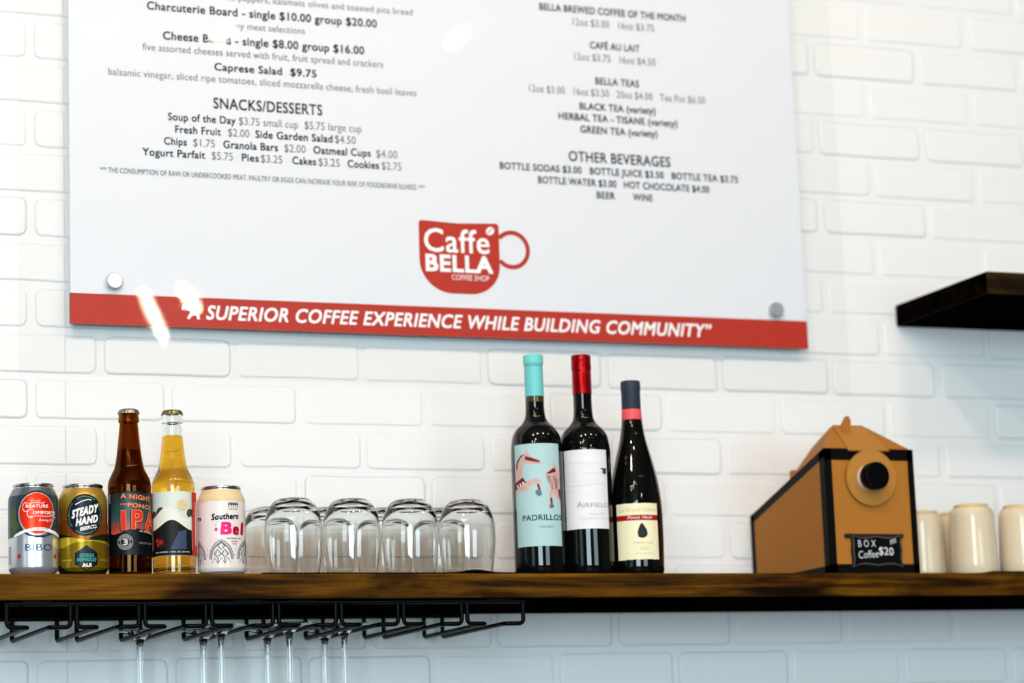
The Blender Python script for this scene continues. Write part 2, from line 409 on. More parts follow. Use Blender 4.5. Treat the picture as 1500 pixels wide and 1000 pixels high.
LINES = [
("roasted red peppers, kalamata olives and toasted pita bread",0.9918,1.3429,2.7147,0.0106,"t"),
("Charcuterie Board - single $10.00 group $20.00",0.9237,1.2842,2.6901,0.0137,"b"),
("variety meat selections",1.0331,1.1683,2.6709,0.0107,"t"),
("Cheese Board - single $8.00 group $16.00",0.9476,1.2625,2.6458,0.0137,"b"),
("five assorted cheeses served with fruit, fruit spread and crackers",0.9164,1.2924,2.6271,0.0115,"t"),
("Caprese Salad",1.0256,1.1307,2.6038,0.0127,"b"),("$9.75",1.1436,1.1851,2.6038,0.0128,"b"),
("balsamic vinegar, sliced ripe tomatoes, sliced mozzarella cheese, fresh basil leaves",0.8646,1.3454,2.5856,0.0114,"t"),
("SNACKS/DESSERTS",1.0231,1.1929,2.5450,0.0179,"m"),
("Soup of the Day",0.9536,1.0568,2.5225,0.0125,"b"),("$3.75 small cup",1.0621,1.1541,2.5225,0.0126,"t"),("$5.75 large cup",1.1643,1.2548,2.5225,0.0127,"t"),
("Fresh Fruit",0.9642,1.0339,2.5037,0.0125,"b"),("$2.00",1.0449,1.0775,2.5037,0.0126,"t"),("Side Garden Salad",1.0871,1.2080,2.5037,0.0127,"b"),("$4.50",1.2118,1.2450,2.5037,0.0128,"t"),
("Chips",0.9469,0.9815,2.4850,0.0124,"b"),("$1.75",0.9913,1.0242,2.4850,0.0125,"t"),("Granola Bars",1.0372,1.1217,2.4850,0.0126,"b"),("$2.00",1.1318,1.1650,2.4850,0.0127,"t"),("Oatmeal Cups",1.1773,1.2684,2.4850,0.0127,"b"),("$4.00",1.2772,1.3113,2.4850,0.0129,"t"),
("Yogurt Parfait",0.9143,1.0093,2.4667,0.0124,"b"),("$5.75",1.0192,1.0516,2.4667,0.0125,"t"),("Pies",1.0652,1.0916,2.4667,0.0126,"b"),("$3.25",1.0948,1.1282,2.4667,0.0126,"t"),("Cakes",1.1437,1.1812,2.4667,0.0127,"b"),("$3.25",1.1849,1.2184,2.4667,0.0127,"t"),("Cookies",1.2309,1.2810,2.4667,0.0128,"b"),("$2.75",1.2854,1.3173,2.4667,0.0128,"t"),
("*** THE CONSUMPTION OF RAW OR UNDERCOOKED MEAT, PAULTRY OR EGGS CAN INCREASE YOUR RISK OF FOODBORNE ILLNESS. ***",0.8506,1.3540,2.4379,0.0082,"s"),
("BELLA BREWED COFFEE OF THE MONTH",1.5560,1.8109,2.7409,0.0124,"b"),("12oz $3.00   16oz $3.75",1.6125,1.7541,2.7205,0.0124,"t"),
("CAF\u00c9 AU LAIT",1.6403,1.7271,2.6841,0.0124,"b"),("12oz $3.75   16oz $4.50",1.6129,1.7537,2.6638,0.0124,"t"),("BELLA TEAS",1.6471,1.7230,2.6258,0.0123,"b"),
("12oz $3.00   16oz $3.50   20oz $4.00   Tea Pot $6.50",1.5331,1.8390,2.6064,0.0122,"t"),
("BLACK TEA (variety)",1.6181,1.7496,2.5831,0.0122,"b"),("HERBAL TEA - TISANE (variety)",1.5812,1.7871,2.5647,0.0122,"b"),("GREEN TEA (variety)",1.6176,1.7513,2.5453,0.0123,"b"),
("OTHER BEVERAGES",1.5957,1.7716,2.4980,0.0177,"m"),("BOTTLE SODAS $3.00   BOTTLE JUICE $3.50   BOTTLE TEA $3.75",1.4789,1.8904,2.4787,0.0120,"b"),
("BOTTLE WATER $3.00   HOT CHOCOLATE $4.00",1.5421,1.8382,2.4595,0.0121,"b"),("BEER",1.6409,1.6725,2.4402,0.0121,"b"),("WINE",1.7032,1.7376,2.4402,0.0122,"b")]
KIND = {'t': (.0, ink_grey), 'b': (.018, ink), 'm': (.014, ink), 's': (.0, ink)}
for s, x0, x1, z, cap, k in LINES:
    bparent(decal('menu_lettering', [P_text(s, x0, x1, z, cap*.96, KIND[k][0])], None, KIND[k][1], on_board))
bparent(decal('slogan_lettering', [P_text('\u201cA SUPERIOR COFFEE EXPERIENCE WHILE BUILDING COMMUNITY\u201d', .9668, 1.826, 2.2246, .0218, .024, shear=.22)], None, print_letter, on_board, label='white italic slogan lettering'))
# cup logo
def arc(cx, cy, r, a0, a1, n, ry=None):
    ry = ry or r
    return [(cx+r*math.cos(math.radians(a0+(a1-a0)*i/n)), cy+ry*math.sin(math.radians(a0+(a1-a0)*i/n))) for i in range(n+1)]
cup = arc(1.3475, 2.3860, .0052, 180, 92, 5) + [(1.405, 2.3885)] + arc(1.4680, 2.3860, .0052, 90, 0, 5) + [(1.4732, 2.345)]
cup += arc(1.4232, 2.3240, .0498, 0, -85, 12, .0456) + arc(1.3960, 2.3300, .0540, -95, -180, 12, .0515)
bparent(decal('cup_logo', [[cup], P_ring(1.4940, 2.3510, .0232, .0300, 48, 1.02, math.radians(-140), math.radians(140))], None, print_red, on_board, label='brick red coffee cup logo'))
on_logo = lambda u, v: (u, -.02840, v)
bean = [(1.4588+.0075*math.cos(t)*math.cos(.6)-.0058*math.sin(t)*math.sin(.6), 2.3790+.0075*math.cos(t)*math.sin(.6)+.0062*math.sin(t)*math.cos(.6)) for t in [2*PI*i/20 for i in range(20)]]
lg = decal('logo_lettering', [P_text('Caff\u0065', 1.3500, 1.4570, 2.3425, .0375, .012), P_text('BELLA', 1.3515, 1.4615, 2.3118, .0276, .036), P_text('COFFEE SHOP', 1.3935, 1.4546, 2.3000, .0085, .0), [bean]], None, print_letter, on_logo)
bparent(lg)
bparent(decal('bean_crease', [P_stroke([(1.4545, 2.3752), (1.4580, 2.3790), (1.4632, 2.3832)], .0011)], None, print_red, lambda u, v: (u, -.0286, v)))

# ------------------------------------------------------------------ cans
alu = mat('bare_aluminium', '#C9CBCE', .24, metal=1, noise=.03, nscale=200)
R = .0327
def can_r(v):
    pts = [(0, .0255), (.004, .0295), (.009, R), (.1005, R), (.105, .0318), (.1105, .0292), (.1165, .0263), (.122, .0263)]
    for (a, ra), (b, rb) in zip(pts, pts[1:]):
        if v <= b: return ra+(rb-ra)*max(0, (v-a))/(b-a)
    return pts[-1][1]
def can(x, y, label, body_mat):
    t = empty('drink_can', label, 'can', (x, y, ZT), facing(x, y), 'drink cans on the shelf')
    bm = bmesh.new(); lathe(bm, [(.0262, .0012), (.0295, .0042), (R-.0004, .008), (R, .0105), (R, .0990), (R-.0003, .1010), (.0318, .105), (.0292, .1105), (.0264, .1162)], 64)
    obj('can_body', bm, body_mat, t, smooth=True, angle=60)
    bm = bmesh.new(); lathe(bm, [(0, .006), (.018, .0045), (.0225, .0005), (.0245, 0), (.0262, .0012)], 48); obj('can_base', bm, alu, t, smooth=True)
    bm = bmesh.new(); lathe(bm, [(.0262, .1162), (.0262, .1172), (.0270, .1182), (.0272, .1200), (.0266, .1212), (.0256, .1215), (.0250, .1205), (.0236, .1165), (.0225, .1160), (.0222, .1172), (0, .1175)], 64)
    obj('can_lid', bm, alu, t, smooth=True)
    bm = bmesh.new()
    for poly in P_ring(0, .004, .0035, .007, 16, 1.5): bm.faces.new([bm.verts.new((u, v, .1192)) for u, v in poly])
    bmesh.ops.remove_doubles(bm, verts=bm.verts[:], dist=1e-5)
    bmesh.ops.solidify(bm, geom=bm.faces[:], thickness=.0008)
    obj('pull_tab', bm, alu, t)
    return t
def cx(px, cen=289, half=263): return R*math.asin(max(-1, min(1, (px-cen)/half)))
def cv(py): return (985-py)*.0001262
# can 1
silver = mat('silver_can_print', '#D3D6DA', .26, metal=.75, noise=.03, nscale=90)
navy = mat('navy_print', '#1B2A44', .4, noise=.05); slate = mat('slate_print', '#4F5D66', .3, metal=.55, noise=.25, nscale=90)
orange_red = mat('orange_red_print', '#F03B18', .28, metal=.35, noise=.05); cream = mat('cream_print', '#F3EEE6', .35, noise=.02)
cactus = mat('cactus_print', '#5C6A4A', .35, metal=.3, noise=.15); gold_ink = mat('gold_print', '#C0A25E', .35, metal=.3, noise=.05)
def ctext(s, a, b, y, cap, bold=0, **k): return P_text(s, cx(a), cx(b), cv(y), cap*.000126, bold, **k)
c1 = can(.7063, -.247, 'silver beer can with an orange-red round badge, leftmost on the shelf', silver)
cr = lambda L: on_cyl(can_r, L)
U = R*PI*.62
decal('sky_print', [[[(-U, cv(598)), (cx(100), cv(590)), (cx(150), cv(570)), (cx(220), cv(548)), (cx(300), cv(540)), (cx(380), cv(545)), (cx(440), cv(560)), (U, cv(598)), (U, .105), (-U, .105)]]], c1, slate, cr(1), .0025, vstrip=.004)
decal('shoulder_print', [[[(-U, .1045), (U, .1045), (U, .1155), (-U, .1155)]]], c1, mat('grey_dot_print', '#8C9299', .3, metal=.8, noise=.3, nscale=900), cr(1), .0025, vstrip=.002)
decal('badge_rim', [P_circle(cx(330), cv(350), .0272, 56, .0305)], c1, navy, cr(2), .0022, vstrip=.004)
decal('badge_ring', [P_circle(cx(330), cv(355), .0255, 56, .0288)], c1, mat('pale_print', '#C9CBC2', .3, metal=.4, noise=.03), cr(3), .0022, vstrip=.004)
decal('round_badge', [P_circle(cx(330), cv(350), .0236, 56, .0270)], c1, orange_red, cr(4), .0022, vstrip=.004)
b = [P_ring(cx(215), cv(285), .0040, .0047, 16, 1.35, .9, 5.4), ctext('REATURE', 215, 438, 292, 34, .02), P_ring(cx(262), cv(352), .0040, .0047, 16, 1.3, .9, 5.4),
     ctext('OMFORTS', 285, 508, 360, 34, .02), P_stroke([(cx(250), cv(250)), (cx(300), cv(240)), (cx(390), cv(245)), (cx(400), cv(232))], .0008),
     P_stroke([(cx(255), cv(388)), (cx(330), cv(378)), (cx(420), cv(385)), (cx(480), cv(370)), (cx(508), cv(385)), (cx(505), cv(402))], .0008),
     P_text('Brewing Co.', cx(345), cx(485), cv(436), .0034, .0, shear=.35, slope=.03), P_text('THE', cx(255), cx(360), cv(228), .0016, .0)]
decal('badge_lettering', b, c1, cream, cr(5), .003)
rib = [[(cx(85), cv(590)), (cx(110), cv(560)), (cx(200), cv(520)), (cx(300), cv(500)), (cx(400), cv(500)), (cx(500), cv(530)), (cx(545), cv(565)), (cx(545), cv(598)), (cx(490), cv(562)), (cx(400), cv(535)), (cx(300), cv(533)), (cx(205), cv(552)), (cx(110), cv(592))]]
decal('ribbon', [rib], c1, cream, cr(6), .003, vstrip=.004)
decal('ribbon_edge', [P_stroke([(cx(205), cv(556)), (cx(255), cv(583)), (cx(330), cv(595)), (cx(400), cv(592)), (cx(465), cv(562))], .0018), P_text('PILSNER', cx(265), cx(435), cv(521), .0014, 0)], c1, navy, cr(7), .002)
decal('cactus', [P_rect(cx(75), cv(560), cx(112), cv(300)), P_circle(cx(93), cv(300), .0033, 16), P_circle(cx(60), cv(440), .0042, 16, .007), P_circle(cx(120), cv(470), .0036, 16, .006)], c1, cactus, cr(3), .002, vstrip=.004)
decal('name_lettering', [ctext('BIBO', 205, 475, 740, 72, .0), P_circle(cx(486), cv(672), .0006, 8)], c1, mat('blue_grey_ink', '#3A4468', .4, metal=.2, noise=.03), cr(2), .003)
decal('small_lettering', [ctext('PILSNER', 275, 412, 798, 13)], c1, gold_ink, cr(2), .003)
for a in (141, 512): decal('diamond_mark', [[[(cx(a)-.0034, cv(792)), (cx(a), cv(822)), (cx(a)+.0034, cv(792)), (cx(a), cv(765))]]], c1, mat('red_ink', '#C8202A', .4, noise=.03), cr(2), .002)
decal('fine_print', [P_rect(cx(34), cv(865-k*11), cx(60)-(k % 3)*.0006, cv(861-k*11)) for k in range(17)], c1, navy, cr(2), .002)
# can 2
gold_can = bpy.data.materials.new('gold_hill_print'); gold_can.use_nodes = True
nt = gold_can.node_tree; bb = nt.nodes['Principled BSDF']; bb.inputs['Metallic'].default_value = .55; bb.inputs['Roughness'].default_value = .3
tc = nt.nodes.new('ShaderNodeTexCoord'); sp = nt.nodes.new('ShaderNodeSeparateXYZ'); nt.links.new(tc.outputs['Object'], sp.inputs[0])
nz = nt.nodes.new('ShaderNodeTexNoise'); nz.inputs['Scale'].default_value = 55; nt.links.new(tc.outputs['Object'], nz.inputs['Vector'])
ma = nt.nodes.new('ShaderNodeMath'); ma.operation = 'MULTIPLY_ADD'; ma.inputs[1].default_value = .035; nt.links.new(nz.outputs['Fac'], ma.inputs[0]); nt.links.new(sp.outputs['Z'], ma.inputs[2])
mr = nt.nodes.new('ShaderNodeMapRange'); mr.inputs['From Max'].default_value = .14; nt.links.new(ma.outputs[0], mr.inputs['Value'])
rp = nt.nodes.new('ShaderNodeValToRGB'); nt.links.new(mr.outputs[0], rp.inputs[0]); nt.links.new(rp.outputs[0], bb.inputs['Base Color'])
els = rp.color_ramp.elements; els[0].position = 0; els[0].color = lin('#4A3C0C'); els[1].position = 1; els[1].color = lin('#D9A860')
for p_, c_ in ((.35, '#8F741C'), (.55, '#9A5A1C'), (.72, '#B07020'), (.82, '#B9A030')):
    e = els.new(p_); e.color = lin(c_)
c2 = can(.7730, -.245, 'gold beer can with hills and an oval navy badge, beside the amber bottle', gold_can)
hill = mat('dark_hill_print', '#26290E', .4, metal=.2, noise=.3, nscale=200); hill2 = mat('olive_hill_print', '#8E7418', .3, metal=.5, noise=.15, nscale=60)
hill3 = mat('bright_hill_print', '#CFAE38', .3, metal=.5, noise=.1, nscale=60); brown = mat('brown_hill_print', '#94541A', .3, metal=.5, noise=.2, nscale=80)
decal('brown_hill', [[[(-U, cv(520)), (cx(60), cv(420)), (cx(130), cv(400)), (cx(250), cv(520)), (cx(320), cv(610)), (-U, cv(610))], [(cx(360), cv(600)), (cx(440), cv(500)), (cx(520), cv(440)), (U, cv(430)), (U, cv(610)), (cx(360), cv(610))]]], c2, brown, cr(1), .0025, vstrip=.005)
decal('bright_hill', [[[(-U, cv(570)), (cx(100), cv(585)), (cx(220), cv(605)), (cx(320), cv(632)), (cx(420), cv(615)), (U, cv(610)), (U, cv(700)), (-U, cv(700))]]], c2, hill3, cr(2), .0025, vstrip=.005)
decal('olive_hill', [[[(-U, cv(780)), (cx(60), cv(720)), (cx(150), cv(670)), (cx(250), cv(640)), (cx(350), cv(635)), (cx(450), cv(645)), (U, cv(690)), (U, cv(950)), (-U, cv(950))]]], c2, hill2, cr(3), .0025, vstrip=.005)
decal('dark_hill', [[[(-U, cv(525)), (cx(80), cv(552)), (cx(180), cv(588)), (cx(100), cv(590)), (-U, cv(590))], [(cx(328), cv(625)), (cx(370), cv(600)), (cx(440), cv(575)), (cx(500), cv(555)), (U, cv(530)), (U, cv(640)), (cx(450), cv(625))],
      [(-U, cv(870)), (cx(60), cv(880)), (cx(120), cv(940)), (cx(300), cv(955)), (cx(480), cv(935)), (U, cv(880)), (U, cv(975)), (-U, cv(975))]]], c2, hill, cr(4), .0025, vstrip=.004)
BC = (cx(313), cv(362))
bad = mat('badge_navy', '#141D2C', .35, noise=.05); teal = mat('teal_ink', '#4FA79A', .4, noise=.05)
decal('oval_badge', [P_circle(BC[0], BC[1], .0237, 56, .0280)], c2, bad, cr(5), .0022, vstrip=.004)
decal('badge_ring', [P_ring(BC[0], BC[1], .0208, .0215, 44, 1.17, a, a+1.2) for a in (.9, 2.6, 4.1, 5.75)] + [P_circle(BC[0]+.0212*math.cos(a), BC[1]+.0248*math.sin(a), .0010, 8) for a in (0, .55, 1.57, 2.5, 3.14, 3.7, 4.71, 5.4)], c2, teal, cr(6), .003)
decal('badge_lettering', [P_text('STEADY', BC[0]-.0175, BC[0]+.0165, BC[1]-.0050, .0120, .05, shear=.15, slope=.26), P_text('HAND', BC[0]-.0120, BC[0]+.0165, BC[1]-.0152, .0108, .05, shear=.15, slope=.2),
      P_text('BEERCO.', BC[0]-.0065, BC[0]+.0160, BC[1]-.0215, .0052, .03, shear=.15, slope=.2), P_stroke([(BC[0]-.012, BC[1]+.014), (BC[0]-.004, BC[1]+.018), (BC[0]+.004, BC[1]+.0205), (BC[0]+.008, BC[1]+.0195)], .0012)], c2, cream, cr(7), .003)
hx = cx(325)
decal('hexagon_badge', [[[(hx, cv(680)), (hx+.0150, cv(765)), (hx+.0150, cv(880)), (hx, cv(955)), (hx-.0150, cv(880)), (hx-.0150, cv(765))]]], c2, bad, cr(5), .0022)
decal('teal_lettering', [P_text('GEORGIA', hx-.0090, hx+.0095, cv(808), .0050, .03, shear=.2), P_text('FARMHOUSE', hx-.0125, hx+.0125, cv(852), .0050, .03, shear=.2)], c2, teal, cr(6), .003)
decal('white_lettering', [P_text('ALE', hx-.0055, hx+.0065, cv(906), .0048, .05)], c2, cream, cr(6), .003)
decal('gold_lettering', [ctext('5.5% ABV', 80, 180, 842, 18, .01), ctext('12 FL OZ', 465, 540, 840, 18, .01)], c2, mat('yellow_ink', '#D8C23A', .4, noise=.03), cr(6), .003)
# can 3
def cx3(px): return R*math.asin(max(-1, min(1, (px-285)/256)))
def cv3(py): return (975-py)*.0001290
white_can = mat('cream_can_print', '#EDE3DC', .38, noise=.015, nscale=60, coat=.2)
c3 = can(.9646, -.243, 'cream beer can with pink lettering and grey gothic arches, left of the tumblers', white_can)
decal('beige_shoulder', [[[(-U, .1165)] + [(-U+2*U*i/24, cv3(200)-.0008*math.sin(i*1.9)) for i in range(25)] + [(U, .1165)]]], c3, mat('beige_print', '#E8CFA4', .35, noise=.03), cr(1), .0025, vstrip=.0022)
blk = mat('black_print', '#15131A', .4, noise=.05); pink = mat('pink_print', '#EE1A86', .4, noise=.05); crim = mat('crimson_print', '#C01040', .4, noise=.05); grey_ink = mat('grey_print', '#5C5257', .5, noise=.05)
ax = cx3(413)
decal('black_lettering', [P_text('Southern', cx3(180), cx3(180)+.0385, cv3(405), .0088, .035, shear=.12, slope=.03), P_text('ARCHES', ax-.0072, ax+.0072, cv3(298), .0020, .0)] +
      [P_rect(ax-.0072, cv3(230), ax+.0072, cv3(222)), P_rect(ax-.0072, cv3(240), ax+.0072, cv3(234))] +
      [P_rect(ax-.0072+k*.0036-.0004, cv3(274), ax-.0072+k*.0036+.0004, cv3(234)) for k in range(5)] + [P_ring(ax-.0054+k*.0036, cv3(250), .0011, .0019, 8, 1, 0, PI) for k in range(4)] +
      [P_text('BELGIAN ALE', cx3(338), cx3(482), cv3(603), .0014, .02), P_text('rn', cx3(34), cx3(72), cv3(400), .0072, .03)], c3, blk, cr(2), .003)
decal('pink_lettering', [P_text('B', cx3(270), cx3(388), cv3(560), .0178, .045, shear=.12), P_circle(cx3(228), cv3(503), .0019, 14, .0023), P_ring(cx3(262), cv3(470), .0052, .0055, 14, 1.2, 1.5, 3.3)], c3, pink, cr(2), .003)
decal('crimson_lettering', [P_text('e', cx3(396), cx3(462), cv3(560), .0165, .045, shear=.1), P_text('l', cx3(480), cx3(506), cv3(560), .0178, .05, shear=.1), P_circle(cx3(530), cv3(453), .0012, 10, .0022), P_text('5.5%', cx3(385), cx3(450), cv3(637), .0019, .03), P_text('ABV', cx3(393), cx3(443), cv3(660), .0014, .03)], c3, crim, cr(2), .003)
arch_items = []
for q in (-1, 0, 1):
    c0 = -.0009+q*R*1.20; hw = .0166; zb = .0035; zs = cv3(800); zt = cv3(608)
    def ogive(w, t, thick, base):
        L_ = []; H = t-zs; Rr = (H*H+w*w)/(2*w); am = math.acos(max(-1, (Rr-w)/Rr))
        for sg in (-1, 1):
            L_.append(P_stroke([(c0+sg*w, base)]+[(c0+sg*(w-Rr+Rr*math.cos(am*k/8)), zs+Rr*math.sin(am*k/8)) for k in range(9)], thick))
        return L_
    arch_items += ogive(hw, zt, .0007, zb)+ogive(hw-.0015, zt-.002, .0007, zb)+ogive(hw-.0032, zt-.0045, .0012, zb)
    for k in (-1, 0, 1):      # three lancets
        for s_ in (-1, 1): arch_items.append(P_stroke([(c0+k*.0090+s_*.0036, zb), (c0+k*.0090+s_*.0036, cv3(850)), (c0+k*.0090+s_*.0018, cv3(822)), (c0+k*.0090, cv3(800))], .0006))
    for k in (-1, 1): arch_items.append(P_stroke([(c0+k*.0045, zb), (c0+k*.0045, cv3(840)), (c0+k*.0045, cv3(810))], .0011))
    for dx, dz in ((0, cv3(675)), (-.0049, cv3(758)), (.0049, cv3(758))):      # tracery
        arch_items.append(P_ring(c0+dx, dz, .0042, .0048, 4, 1.15, 0, 2*PI)); arch_items.append(P_ring(c0+dx, dz, .0052, .0057, 4, 1.15, 0, 2*PI))
        arch_items.append(P_stroke([(c0+dx-.0045, dz), (c0+dx-.0028, dz)], .0007)); arch_items.append(P_stroke([(c0+dx+.0045, dz), (c0+dx+.0028, dz)], .0007))
        for a in (45, 135, 225, 315):
            arch_items.append(P_circle(c0+dx+.0022*math.cos(math.radians(a)), dz+.0026*math.sin(math.radians(a)), .0007, 8))
    arch_items.append(P_stroke([(c0+hw+.0035, zb), (c0+hw+.0035, cv3(700))], .0005)); arch_items.append(P_stroke([(c0+hw+.0022, zb), (c0+hw+.0022, cv3(760))], .0005))
decal('arch_print', arch_items, c3, grey_ink, cr(2), .003)
decal('base_band', [P_rect(-U, .0015, U, .0045)], c3, mat('grey_band_print', '#A9A49F', .4, metal=.3, noise=.1), cr(3), .0025, vstrip=.0015)

# ------------------------------------------------------------------ beer bottles
RB = .0289
OUT = [(0, .0035), (.020, .0030), (.0255, .0004), (.0282, .0016), (RB, .0060), (RB, .1150), (.0290, .1210), (.0278, .1285), (.0240, .1375), (.0205, .1445), (.0182, .1540), (.0165, .1650), (.0152, .1760), (.0138, .1900), (.0124, .2050), (.0121, .2075), (.0136, .2083), (.0139, .2110), (.0134, .2160), (.0130, .2195), (.0122, .2220)]
INN = [(0, .0075), (.022, .0068), (.0262, .0105), (.0268, .015), (.0268, .1150), (.0262, .1215), (.0248, .1290), (.0212, .1385), (.0178, .1450), (.0156, .1550), (.0139, .1660), (.0126, .1770), (.0112, .1900), (.0098, .2060), (.0096, .2130), (.0096, .2220)]
def smooth_prof(p, lo=5):
    return p[:lo]+spline(p[lo:], 3)
def beer(x, y, label, gcol, lcol, fill, name='beer_bottle'):
    t = empty(name, label, 'bottle', (x, y, ZT), facing(x, y), 'beer bottles on the shelf')
    bm = bmesh.new(); prof = smooth_prof(OUT)+[(q[0], q[1]) for q in reversed(smooth_prof(INN))]
    lathe(bm, prof, 56); obj('glass_body', bm, glass(name+'_'+label.split()[0], gcol, 1.5), t, smooth=True, angle=50)
    ip = [(r+.00012 if r > 0 else 0, z-.0001) for r, z in smooth_prof(INN) if z <= fill]
    bm = bmesh.new(); lathe(bm, ip+[(ip[-1][0]-.0004, fill+.0002), (0, fill)], 56); obj('liquid', bm, glass('liquid_'+label.split()[0], lcol, 1.34), t, smooth=True, angle=50)
    return t
def crown(t, z, m):
    bm = bmesh.new()
    mod = lambda a, r, zz: 1+.035*math.cos(21*2*PI*a) if zz < z+.0045 and r > .011 else 1
    lathe(bm, [(.0130, z), (.0146, z), (.0143, z+.0015), (.0136, z+.0045), (.0128, z+.0058), (.0105, z+.0066), (0, z+.0068)], 126, mod=mod)
    obj('crown_cap', bm, m, t, smooth=True, angle=60)
def label_sheet(t, r, z0, z1, a0, a1, m, name='paper_label', lab=None):
    bm = bmesh.new(); n = 40; rows = []
    for i in range(n+1):
        a = a0+(a1-a0)*i/n
        rows.append([bm.verts.new((q*math.sin(a), -q*math.cos(a), z)) for q, z in ((r+.0001, z0), (r+.0003, z0), (r+.0003, z1), (r+.0001, z1))])
    for A, B in zip(rows, rows[1:]):
        for k in range(4): bm.faces.new((A[k], B[k], B[(k+1) % 4], A[(k+1) % 4]))
    bm.faces.new(rows[0]); bm.faces.new(list(reversed(rows[-1])))
    bmesh.ops.recalc_face_normals(bm, faces=bm.faces[:])
    return obj(name, bm, m, t, smooth=True, label=lab)
def bl(L): return on_cyl(RB+.0003, L)
# amber bottle; label spans crop x 20..533 (centre 277, half 257), y 40..797
t = beer(.8369, -.245, 'amber glass beer bottle with a dark label lettered in orange', (.56, .34, .13), (.60, .36, .14), .1700)
crown(t, .2195, mat('silver_cap', '#9A9794', .3, metal=.95, noise=.3, nscale=300))
ltop, lbot = .1115, .0262
def ax_(px): return RB*math.asin(max(-.995, min(.995, (px-277)/257)))
def ay(py): return lbot+(797-py)/(797-40)*(ltop-lbot)
label_sheet(t, RB, lbot, ltop, -2.2, 2.2, mat('dark_label', '#0A1218', .4, noise=.1))
orange = mat('orange_ink', '#F08A4A', .45, noise=.03); red_o = mat('red_orange_ink', '#DE3A22', .45, noise=.03)
grad = bpy.data.materials.new('sunset_print'); grad.use_nodes = True; nt = grad.node_tree; bb = nt.nodes['Principled BSDF']; bb.inputs['Roughness'].default_value = .45
tc = nt.nodes.new('ShaderNodeTexCoord'); sp = nt.nodes.new('ShaderNodeSeparateXYZ'); nt.links.new(tc.outputs['Object'], sp.inputs[0])
mr = nt.nodes.new('ShaderNodeMapRange'); mr.inputs['From Min'].default_value = ay(560); mr.inputs['From Max'].default_value = ay(90); nt.links.new(sp.outputs['Z'], mr.inputs['Value'])
rp = nt.nodes.new('ShaderNodeValToRGB'); nt.links.new(mr.outputs[0], rp.inputs[0]); nt.links.new(rp.outputs[0], bb.inputs['Base Color'])
els = rp.color_ramp.elements; els[0].position = 0; els[0].color = lin('#E0553A'); els[1].position = 1; els[1].color = lin('#10202A')
for p_, c_ in ((.18, '#B25042'), (.38, '#3C5A5C'), (.6, '#14504F'), (.85, '#123038')): e = els.new(p_); e.color = lin(c_)
A0, A1 = ax_(60), RB*1.75
decal('sunset_print', [[[(A0, ay(540)), (ax_(100), ay(550)), (ax_(200), ay(520)), (ax_(330), ay(475)), (ax_(430), ay(500)), (A1, ay(560)), (A1, ay(60)), (A0, ay(60))]]], t, grad, bl(1), .0022, vstrip=.006)
decal('grid_lines', [P_rect(ax_(110), ay(300+k*28)-.0001, A1, ay(300+k*28)+.0001) for k in range(8)] + [P_stroke([(ax_(150+k*45), ay(250)), (ax_(95+k*60), ay(500))], .0002) for k in range(6)], t, mat('dark_line_ink', '#0C1A20', .5, noise=.05), bl(2), .003)
sl = -.10
def at_(s, a, b, y, cap, bold, **k): return P_text(s, ax_(a), b if b < .1 else ax_(b), ay(y), cap*(ltop-lbot)/757, bold, slope=sl, **k)
decal('orange_lettering', [at_('A NIGHT', 175, 512, 122, 58, .03), at_('PONCE', 255, 515, 228, 52, .03), at_('on', 168, 245, 203, 34, .0, shear=.3),
                  ] + [P_rect(0, 0, .0001, .0001)], t, orange, bl(3), .003)
ipa = [('I', 172, 237, 500), ('P', 292, 432, 492)]
sh = mat('black_shadow_ink', '#0A0A0C', .5, noise=.05)
ia = RB*.86; iw = .0215
def ipa_items(off, w, dx=0, dz=0):
    cap = 232*(ltop-lbot)/757
    return [P_text('I', ax_(178)+dx-off, ax_(232)+dx+off, ay(498)+dz-off, cap+2*off, .02), P_text('P', ax_(300)+dx-off, ax_(425)+dx+off, ay(492)+dz-off, cap+2*off, .018+w), P_text('A', ax_(448)+dx-off, ax_(448)+.0215+dx+off, ay(505)+dz-off, cap*.98+2*off, .018+w)]
decal('shadow_lettering', ipa_items(.0008, .035, -.0010, -.0010), t, sh, bl(3), .003)
decal('outline_lettering', ipa_items(.0006, .035), t, orange, bl(4), .003)
decal('red_lettering', ipa_items(-.0001, 0), t, red_o, bl(5), .003)
hc = (ax_(222), ay(645))
decal('white_lettering', [P_ring(hc[0], hc[1], .0098, .0103, 36), P_ring(hc[0], hc[1], .0062, .0066, 30), P_text('3', hc[0]-.0032, hc[0]+.0035, hc[1]-.0046, .0095, .04), P_text('AN AMERICAN', ax_(385), ax_(385)+.026, ay(525), .0026, .02, slope=-.12),
      P_text('12 FL OZ   ALC 7', ax_(385), ax_(385)+.022, ay(665), .0020, 0, slope=-.03)] + [P_stroke([(hc[0]+.0073*math.cos(a), hc[1]+.0073*math.sin(a)), (hc[0]+.0090*math.cos(a), hc[1]+.0090*math.sin(a))], .0007) for a in [math.radians(d) for d in list(range(20, 165, 13))+list(range(200, 345, 13))]] +
      [P_rect(ax_(30)+.0001, ay(170-k*14), ax_(62)-(k*7 % 3)*.0003, ay(166-k*14)) for k in range(8)], t, mat('pale_grey_ink', '#C9C4BE', .5, noise=.03), bl(5), .003)
